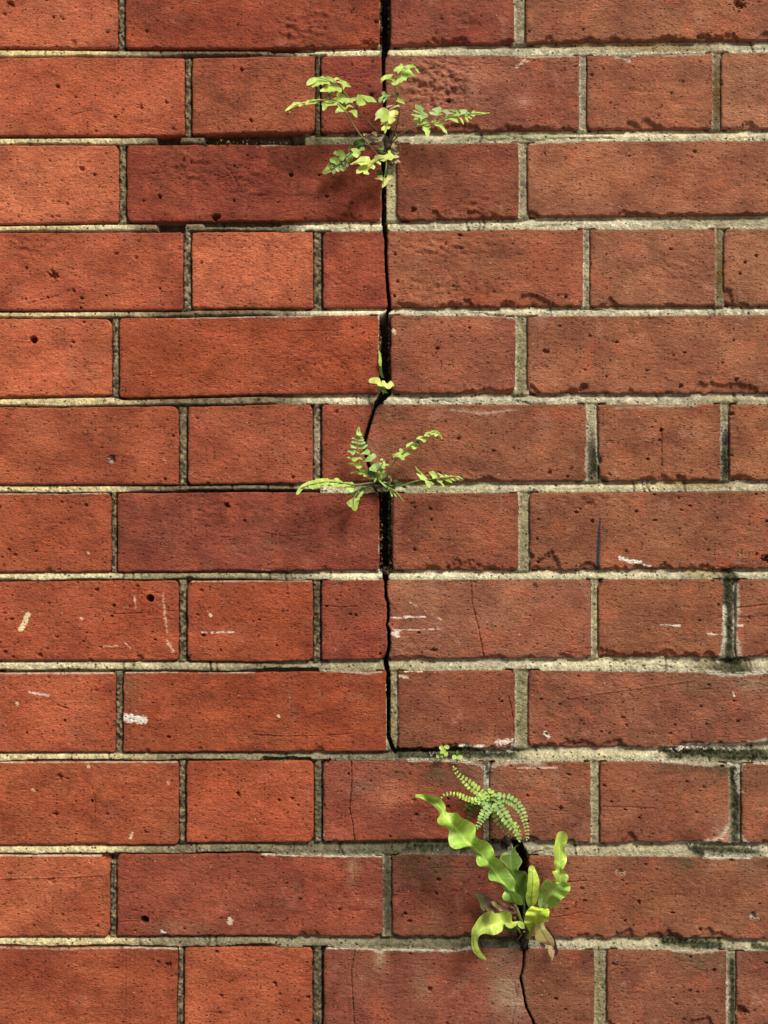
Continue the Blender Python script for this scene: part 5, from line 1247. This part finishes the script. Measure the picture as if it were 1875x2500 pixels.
string([(960,520),(900,500),(840,560),(850,700)], [.004,.012,.012], 5, 13, DARK, ky=.1)
string([(1040,600),(1120,640),(1140,740),(1180,840),(1230,930),(1290,1020)], [.004,.02,.026,.026], 9, 15, GREEN, ky=.35)
string([(1060,590),(1000,530),(900,440),(820,380),(740,310),(650,230),(600,170),(575,118)], [.006,.022,.03,.03], 13, 14.5, LIME)
string([(1050,600),(1000,625),(900,590),(780,555),(650,505),(540,475),(450,490),(408,545)], [.008,.03,.04,.042], 16, 12.5, LIME, bias=(.25,1))
string([(1080,590),(1060,630),(1000,700),(950,790),(900,880),(890,915)], [.008,.032,.04,.04], 9, 15, MINT, tip=.4)
string([(1070,580),(1120,570),(1170,650),(1230,740),(1290,830),(1350,920),(1410,1010),(1432,1080)], [.008,.03,.038,.036], 12, 16, MINT, tip=.4)
string([(1070,580),(1130,540),(1230,530),(1330,560),(1420,640),(1480,740),(1520,870),(1540,980),(1530,1070)], [.008,.026,.036,.04], 18, 14.5, MINT, tip=.3)
string([(1060,600),(1060,520),(1045,430)], [.006,.02,.026], 4, 13, LIME, tip=.9)
string([(1060,600),(1000,560),(930,480)], [.006,.02,.024], 4, 14, LIME, tip=.9)
string([(1060,600),(1100,540),(1160,480)], [.006,.018,.022], 3, 13, MINT, tip=.9)
string([(1080,600),(1000,560),(880,560)], [.006,.024,.03], 4, 13, MINT, tip=.9)
string([(1290,850),(1330,860),(1400,920),(1430,1010),(1440,1090)], [.030,.032,.03], 6, 11, MID, tip=.5)
knot('rootstock', 1198, 1968, 10, 14, .008, f5, 12, (.04,.03,.02))
knot('rootstock', 1238, 2052, 8, 16, .008, f5, 13, (.04,.03,.02))

# ---- broad bladed fern
f6 = plant('broad_fern', 1280, 2280, 'glossy fern with long wavy undivided blades growing from the lower crack', 'fern')
def blade(name, cr, secs, depths, parent, colr, colr2=None, k=.9, fold=.25, ky=.0, per=4, nu=6, seed_=0, label=None, rib=None, mat=None, side=(1, 1), wave=.0, nw=0, kr=-1.0, pleats=()):
    Ls = np.array(cr([s[0] for s in secs])); Ms = np.array(cr([s[1] for s in secs])); Rs = np.array(cr([s[2] for s in secs]))
    L = crom(Ls, per); M = crom(Ms, per); R = crom(Rs, per)
    n = len(M)
    ds = np.interp(np.linspace(0, 1, n), np.linspace(0, 1, len(depths)), depths)
    wl = np.hypot(*(L - M).T); wr = np.hypot(*(R - M).T)
    def sm(a):
        kk = per * 5; pad = np.pad(a, kk, mode='edge')
        ker = np.hanning(2 * kk + 1); ker /= ker.sum()
        return np.convolve(pad, ker, 'valid')
    bl, br = wl - sm(wl), wr - sm(wr)
    us = np.linspace(-1, 1, 2 * nu + 1)
    V = []; C = []
    rib = rib or tuple(min(1, c * 1.4 + .08) for c in colr)
    for i in range(n):
        for u in us:
            a = abs(u)
            E = L[i] if u < 0 else R[i]
            p = M[i] * (1 - a) + E * a
            b = (bl if u < 0 else br)[i]; w = (wl if u < 0 else wr)[i]
            d = ds[i] + (k * b * a ** 1.4 * (1 if u < 0 else kr) + fold * w * (a ** 1.3)) * S + ky * (p[1] - M[i][1]) * S
            if nw: d += wave * (side[0] if u < 0 else side[1]) * a ** 1.5 * (lambda q: math.sin(q) + .45 * math.sin(2 * q + .6))(i / (n - 1) * math.pi * 2 * nw + (0 if u < 0 else 1.9)) * w * S
            for (pi, sg, am, sd) in pleats:
                if (u > 0) == (sd > 0): d += 1.9 * am * math.exp(-((i / per - pi) / sg) ** 2) * a ** 1.1
            V.append(W(p[0], p[1], max(d, .0015)))
            t = i / (n - 1)
            c = np.array(colr) * (1 - t) + np.array(colr2 or colr) * t
            rb = math.exp(-(a / .08) ** 2) * .8
            c = c * (1 - rb) + np.array(rib) * rb
            c = c * (1 + .5 * float(fbm(i / per * .8, u * 1.5 + seed_, 7, 2)))
            ve = .5 + .5 * math.sin(i / per * 17 + a * 6)      # fine side veins
            c = c * (.84 + .28 * ve * a)
            sp = max(0., float(vnoise(i / per * 2.3 + seed_, u * 4 + 9, 11)) - .86) * 4
            c = c * (1 - sp) + np.array((.22, .14, .05)) * sp
            eg = max(0, (a - .9) / .1) * .45
            c = c * (1 - eg) + np.array((.66, .74, .2)) * eg
            C.append(c)
    m = len(us)
    Fc = [(i * m + j, (i + 1) * m + j, (i + 1) * m + j + 1, i * m + j + 1) for i in range(n - 1) for j in range(m - 1)]
    o = mesh_obj(name, np.array(V), Fc, mat or M_BLADE, parent, col=np.array(C))
    if label: o['label'] = label
    return o
g = crop(1000, 1920, .18083)
blade('blade', cG, [((80,150),(80,130),(80,110)),((150,160),(180,140),(200,105)),((230,200),(270,170),(300,120)),((300,245),(350,220),(400,150)),((370,310),(415,290),(450,210)),((410,380),(455,350),(485,270)),((372,450),(480,410),(495,345)),((400,510),(530,460),(570,360)),((480,550),(580,520),(640,358)),((535,600),(630,580),(700,420)),((522,700),(680,640),(780,455)),((545,800),(730,700),(870,510)),((610,843),(770,750),(893,570)),((700,835),(820,790),(890,665)),((790,812),(870,830),(945,712)),((870,880),(920,880),(1030,735)),((912,910),(970,930),(1095,790)),((897,990),(1010,980),(1138,870)),((930,1070),(1060,1040),(1145,945)),((1015,1085),(1100,1090),(1210,985)),((1073,1095),(1140,1150),(1270,1060)),((1062,1190),(1190,1210),(1345,1155)),((1085,1265),(1240,1270),(1405,1235)),((1180,1285),(1290,1330),(1432,1300)),((1260,1345),(1330,1390),(1410,1380)),((1285,1400),(1370,1440),(1440,1430)),((1250,1490),(1400,1490),(1500,1480)),((1300,1550),(1430,1540),(1530,1590)),((1400,1565),(1450,1590),(1480,1600))],
      [.042,.055,.062,.060,.052,.044,.034], f6, (.44,.66,.09), (.26,.50,.08), k=1.8, kr=.6, fold=.0, ky=.7, wave=.22, nw=6.0, side=(.8, .6), pleats=((2.3,1.0,.010,1),(9.3,1.1,.016,1),(14.4,1.1,.017,1),(18.9,1.2,.016,1),(25.4,.9,.009,1),(12.5,.9,.007,-1),(6.3,.9,.007,-1),(18.,.9,.007,-1),(22.6,.9,.007,-1)), label='longest blade, wavy, reaching up to the left')
blade('blade', cH, [((870,1100),(885,1100),(900,1100)),((800,980),(860,990),(915,980)),((735,880),(830,900),(935,900)),((730,830),(800,840),(945,780)),((740,760),(770,780),(940,690)),((700,680),(740,720),(900,640)),((650,610),(720,650),(830,630)),((610,540),(700,580),(800,600)),((560,490),(690,500),(855,510)),((535,450),(690,430),(840,450)),((570,390),(695,380),(790,380)),((630,350),(710,340),(760,320)),((700,320),(740,290),(770,280)),((760,275),(790,258),(825,245))],
      [.006,.014,.02,.018,.01], f6, (.10,.22,.03), (.17,.27,.05), k=.6, fold=.3, ky=-.1)
blade('blade', cH, [((960,1160),(975,1170),(990,1150)),((925,1100),(985,1100),(1050,1110)),((910,1000),(990,1020),(1090,1000)),((930,920),(1000,940),(1100,920)),((930,850),(1005,850),(1105,850)),((945,760),(1010,760),(1105,760)),((945,680),(1010,680),(1080,680)),((950,600),(1005,620),(1050,610)),((960,570),(1000,575),(1030,570)),((985,553),(1000,552),(1010,553))],
      [.024,.036,.04,.036,.024], f6, (.52,.70,.09), (.54,.72,.09), k=.5, fold=-.45, ky=.2, rib=(.12,.2,.03), label='upright blade with a dark midrib')
blade('blade', cH, [((1120,1200),(1140,1190),(1160,1180)),((1100,1130),(1160,1120),(1220,1150)),((1095,1020),(1190,1060),(1350,1165)),((1100,930),(1240,1000),(1400,1090)),((1130,850),(1290,940),(1430,1040)),((1180,770),(1330,890),(1510,980)),((1240,750),(1370,850),(1555,890)),((1310,800),(1400,815),(1540,820)),((1350,790),(1420,780),(1500,810)),((1330,720),(1420,720),(1530,720)),((1295,640),(1400,670),(1500,670)),((1340,620),(1400,620),(1450,610)),((1315,520),(1395,560),(1450,600)),((1330,450),(1400,480),(1500,500)),((1305,350),(1400,380),(1500,420)),((1325,270),(1400,280),(1465,280)),((1340,180),(1410,190),(1505,210)),((1360,100),(1430,110),(1515,130)),((1400,60),(1440,55),(1490,70))],
      [.014,.026,.036,.042,.044,.04,.046], f6, (.34,.56,.12), (.56,.74,.10), k=1.6, kr=-1.0, fold=.35, ky=.35, wave=.3, nw=4.5, pleats=((6.2,.9,.013,-1),(3.6,.8,.008,1),(5.6,.7,.008,1),(14.5,1.2,.008,-1)), label='right hand blade, twisted, tip curled over')
blade('blade', cI, [((870,600),(885,630),(890,680)),((800,585),(800,620),(790,650)),((715,590),(720,640),(700,690)),((700,480),(640,620),(640,670)),((620,440),(580,620),(590,640)),((540,460),(530,620),(570,720)),((470,475),(460,640),(500,770)),((415,435),(390,650),(440,785)),((330,460),(330,680),(380,775)),((240,530),(270,710),(310,765)),((180,620),(220,750),(250,790)),((130,710),(180,800),(225,830)),((125,820),(170,880),(210,880)),((125,930),(180,960),(220,940)),((150,1020),(210,1030),(250,1010)),((210,1090),(260,1080),(285,1060)),((280,1135),(310,1120),(320,1105)),((345,1160),(345,1160),(345,1158))],
      [.012,.032,.046,.048,.040,.026], f6, (.60,.76,.14), (.46,.66,.10), k=1.2, kr=.9, fold=.1, ky=.6, wave=.2, nw=3, pleats=((3.2,.6,.008,-1),(7.2,.8,.011,-1),(5.0,.7,-.006,-1)), label='blade curling out to the left and drooping to a point')
blade('blade', cI, [((905,800),(940,815),(980,810)),((960,750),(985,760),(1010,750)),((930,680),(1010,690),(1045,690)),((895,620),(1030,630),(1100,640)),((890,560),(1050,570),(1170,600)),((905,490),(1075,510),(1240,590)),((930,430),(1085,460),(1245,500)),((970,390),(1085,420),(1255,440)),((1010,365),(1080,400),(1220,395)),((1060,385),(1090,390),(1180,410))],
      [.008,.03,.05,.058,.05], f6, (.48,.68,.06), (.60,.78,.08), k=1.0, fold=.5, ky=.3, wave=.3, nw=3, pleats=((3.0,.6,.008,-1),(5.0,.6,.008,-1),(5.5,.7,.010,1)), label='short blade arching forward over the base')
blade('withered_blade', cI, [((1090,600),(1130,600),(1170,600)),((1040,690),(1110,670),(1180,650)),((1050,760),(1140,720),(1200,700)),((1045,830),(1180,790),(1260,770)),((1090,880),(1220,860),(1310,850)),((1150,900),(1250,910),(1325,920)),((1220,930),(1260,940),(1320,945))],
      [.044,.042,.034,.026], f6, (.55,.56,.16), (.72,.56,.26), k=.5, fold=.15, ky=.5, rib=(.3,.16,.06), label='withered yellow blade with a brown tip')
leaf('withered_edge', cI([(1190,640),(1290,760),(1340,870),(1375,1010),(1365,1060),(1320,1080),(1300,1000),(1320,920),(1290,830),(1240,740)]), .014, f6, (.04,.02,.015), ky=.1, mat=M_DRY)
leaf('withered_edge', cI([(1110,900),(1150,880),(1190,930),(1190,970),(1150,990),(1130,960)]), .026, f6, (.16,.06,.04), mat=M_DRY)
leaf('withered_tip', cI([(1230,1010),(1260,935),(1290,980),(1330,1010),(1320,1070),(1290,1160),(1265,1120),(1250,1060)]), .022, f6, (.52,.36,.18), mat=M_DRY, wavy=2.0, edge=BROWN)
leaf('dead_blade', cI([(300,205),(340,205),(400,250),(480,290),(600,340),(720,400),(790,470),(760,490),(650,450),(560,440),(480,470),(430,440),(350,430),(320,330)]), .018, f6, (.16,.085,.05), ky=.2, kx=-.1, mat=M_DRY, wavy=2.2, edge=(.3,.2,.12), label='shrivelled brown blade')
leaf('dead_blade', cI([(185,195),(240,195),(310,210),(290,290),(330,380),(360,425),(300,430),(260,390),(245,310),(205,250)]), .020, f6, (.12,.18,.06), ky=.1, edge=(.35,.3,.15), label='dull green end of the shrivelled blade')
leaf('dead_blade', cI([(410,310),(450,300),(540,370),(580,430),(540,440),(520,420),(440,360)]), .025, f6, (.55,.38,.18), ky=.6, mat=M_DRY, label='tan fold of the shrivelled blade')
leaf('dead_blade', cI([(690,380),(740,390),(780,460),(820,540),(760,480),(720,450)]), .014, f6, TAN, ky=.2, mat=M_DRY)
leaf('leaf_base', cI([(580,690),(620,640),(700,690),(780,660),(760,740),(680,742)]), .012, f6, DARK, ky=-.2)
leaf('leaf_base', cI([(790,600),(830,585),(880,620),(895,690),(850,695),(800,660)]), .022, f6, LIME, ky=.5)
leaf('leaf_base', cI([(1090,260),(1120,225),(1155,260),(1150,330),(1120,390),(1090,350)]), .024, f6, MINT, ky=.2)
tube('stalk', [(*cI([(855,600)])[0], .004), (*cI([(820,520)])[0], .016), (*cI([(790,430)])[0], .026), (*cI([(750,340)])[0], .034)], .0014, .0009, f6, (.22,.2,.08), col2=(.38,.42,.12))
tube('stalk', [(*cI([(880,650)])[0], .000), (*cI([(888,500)])[0], .004), (*cI([(885,330)])[0], .006)], .0016, .001, f6, (.06,.1,.03), col2=(.1,.2,.04))
tube('stalk', [(*cI([(905,790)])[0], .002), (*cI([(945,815)])[0], .012), (*cI([(990,750)])[0], .028), (*cI([(1060,600)])[0], .05)], .0016, .0008, f6, (.3,.38,.08))
tube('stalk', [(*cI([(840,760)])[0], .002), (*cI([(800,690)])[0], .012), (*cI([(770,670)])[0], .014)], .0012, .0009, f6, (.3,.34,.1))
tube('stalk', [(*cI([(950,560)])[0], .006), (*cI([(965,450)])[0], .016), (*cI([(972,390)])[0], .024)], .0012, .0009, f6, (.2,.3,.06))
tube('stalk', [(*cI([(900,640)])[0], .002), (*cI([(1040,520)])[0], .008), (*cI([(1120,440)])[0], .014)], .0014, .0009, f6, (.1,.16,.04))
knot('rootstock', *cI([(895,720)])[0], 12, 13, .016, f6, 14, (.022,.014,.010))
knot('rootstock', *cI([(880,860)])[0], 8, 20, .007, f6, 15, (.03,.022,.015))
knot('bud', *cI([(893,740)])[0], 3.4, 3.6, .019, f6, 16, (.6,.55,.3))
knot('bud', *cI([(748,545)])[0], 3.4, 4.0, .010, f6, 17, (.5,.55,.25))
for k in range(10):
    a = rs.uniform(-1.5, 1.5); 
    x, y = cI([(890, 730)])[0]
    tube('rootlet', [(x, y, .006), (x + 10 * math.sin(a), y + rs.uniform(4, 14), .008), (x + 20 * math.sin(a), y + rs.uniform(8, 34), .003)], .0003, .00015, f6, rs.choice([DEAD, BROWN, TAN]), sides=4)

# ------------------------------------------------------------------ moss tufts in the joints
Vs, Fs = [], []
rm = random.Random(21)
for (x0, y0, x1, y1, hw) in MOSS[:-1]:
    L = math.hypot(x1 - x0, y1 - y0)
    for _ in range(int((L + 10) * hw / 7)):
        t = rm.random(); x = x0 + (x1 - x0) * t + rm.gauss(0, hw * .45); y = y0 + (y1 - y0) * t + rm.gauss(0, hw * .4)
        h = rm.uniform(.0010, .0026); w = rm.uniform(.8, 1.8)
        tx, ty = rm.uniform(-3, 3), rm.uniform(-4, 2)
        d0 = -.003
        o = len(Vs)
        Vs += [W(x - w, y, d0), W(x + w * .5, y - w * .9, d0), W(x + w * .5, y + w * .9, d0), W(x + tx, y + ty, d0 + .002 + h)]
        Fs += [(o, o + 1, o + 3), (o + 1, o + 2, o + 3), (o + 2, o, o + 3)]
ms = mesh_obj('moss', Vs, Fs, M_MOSS, smooth_shade=False)
tagprops(ms, 'dark green and blackish moss tufts in the lower right mortar joints', 'moss', kind='stuff')
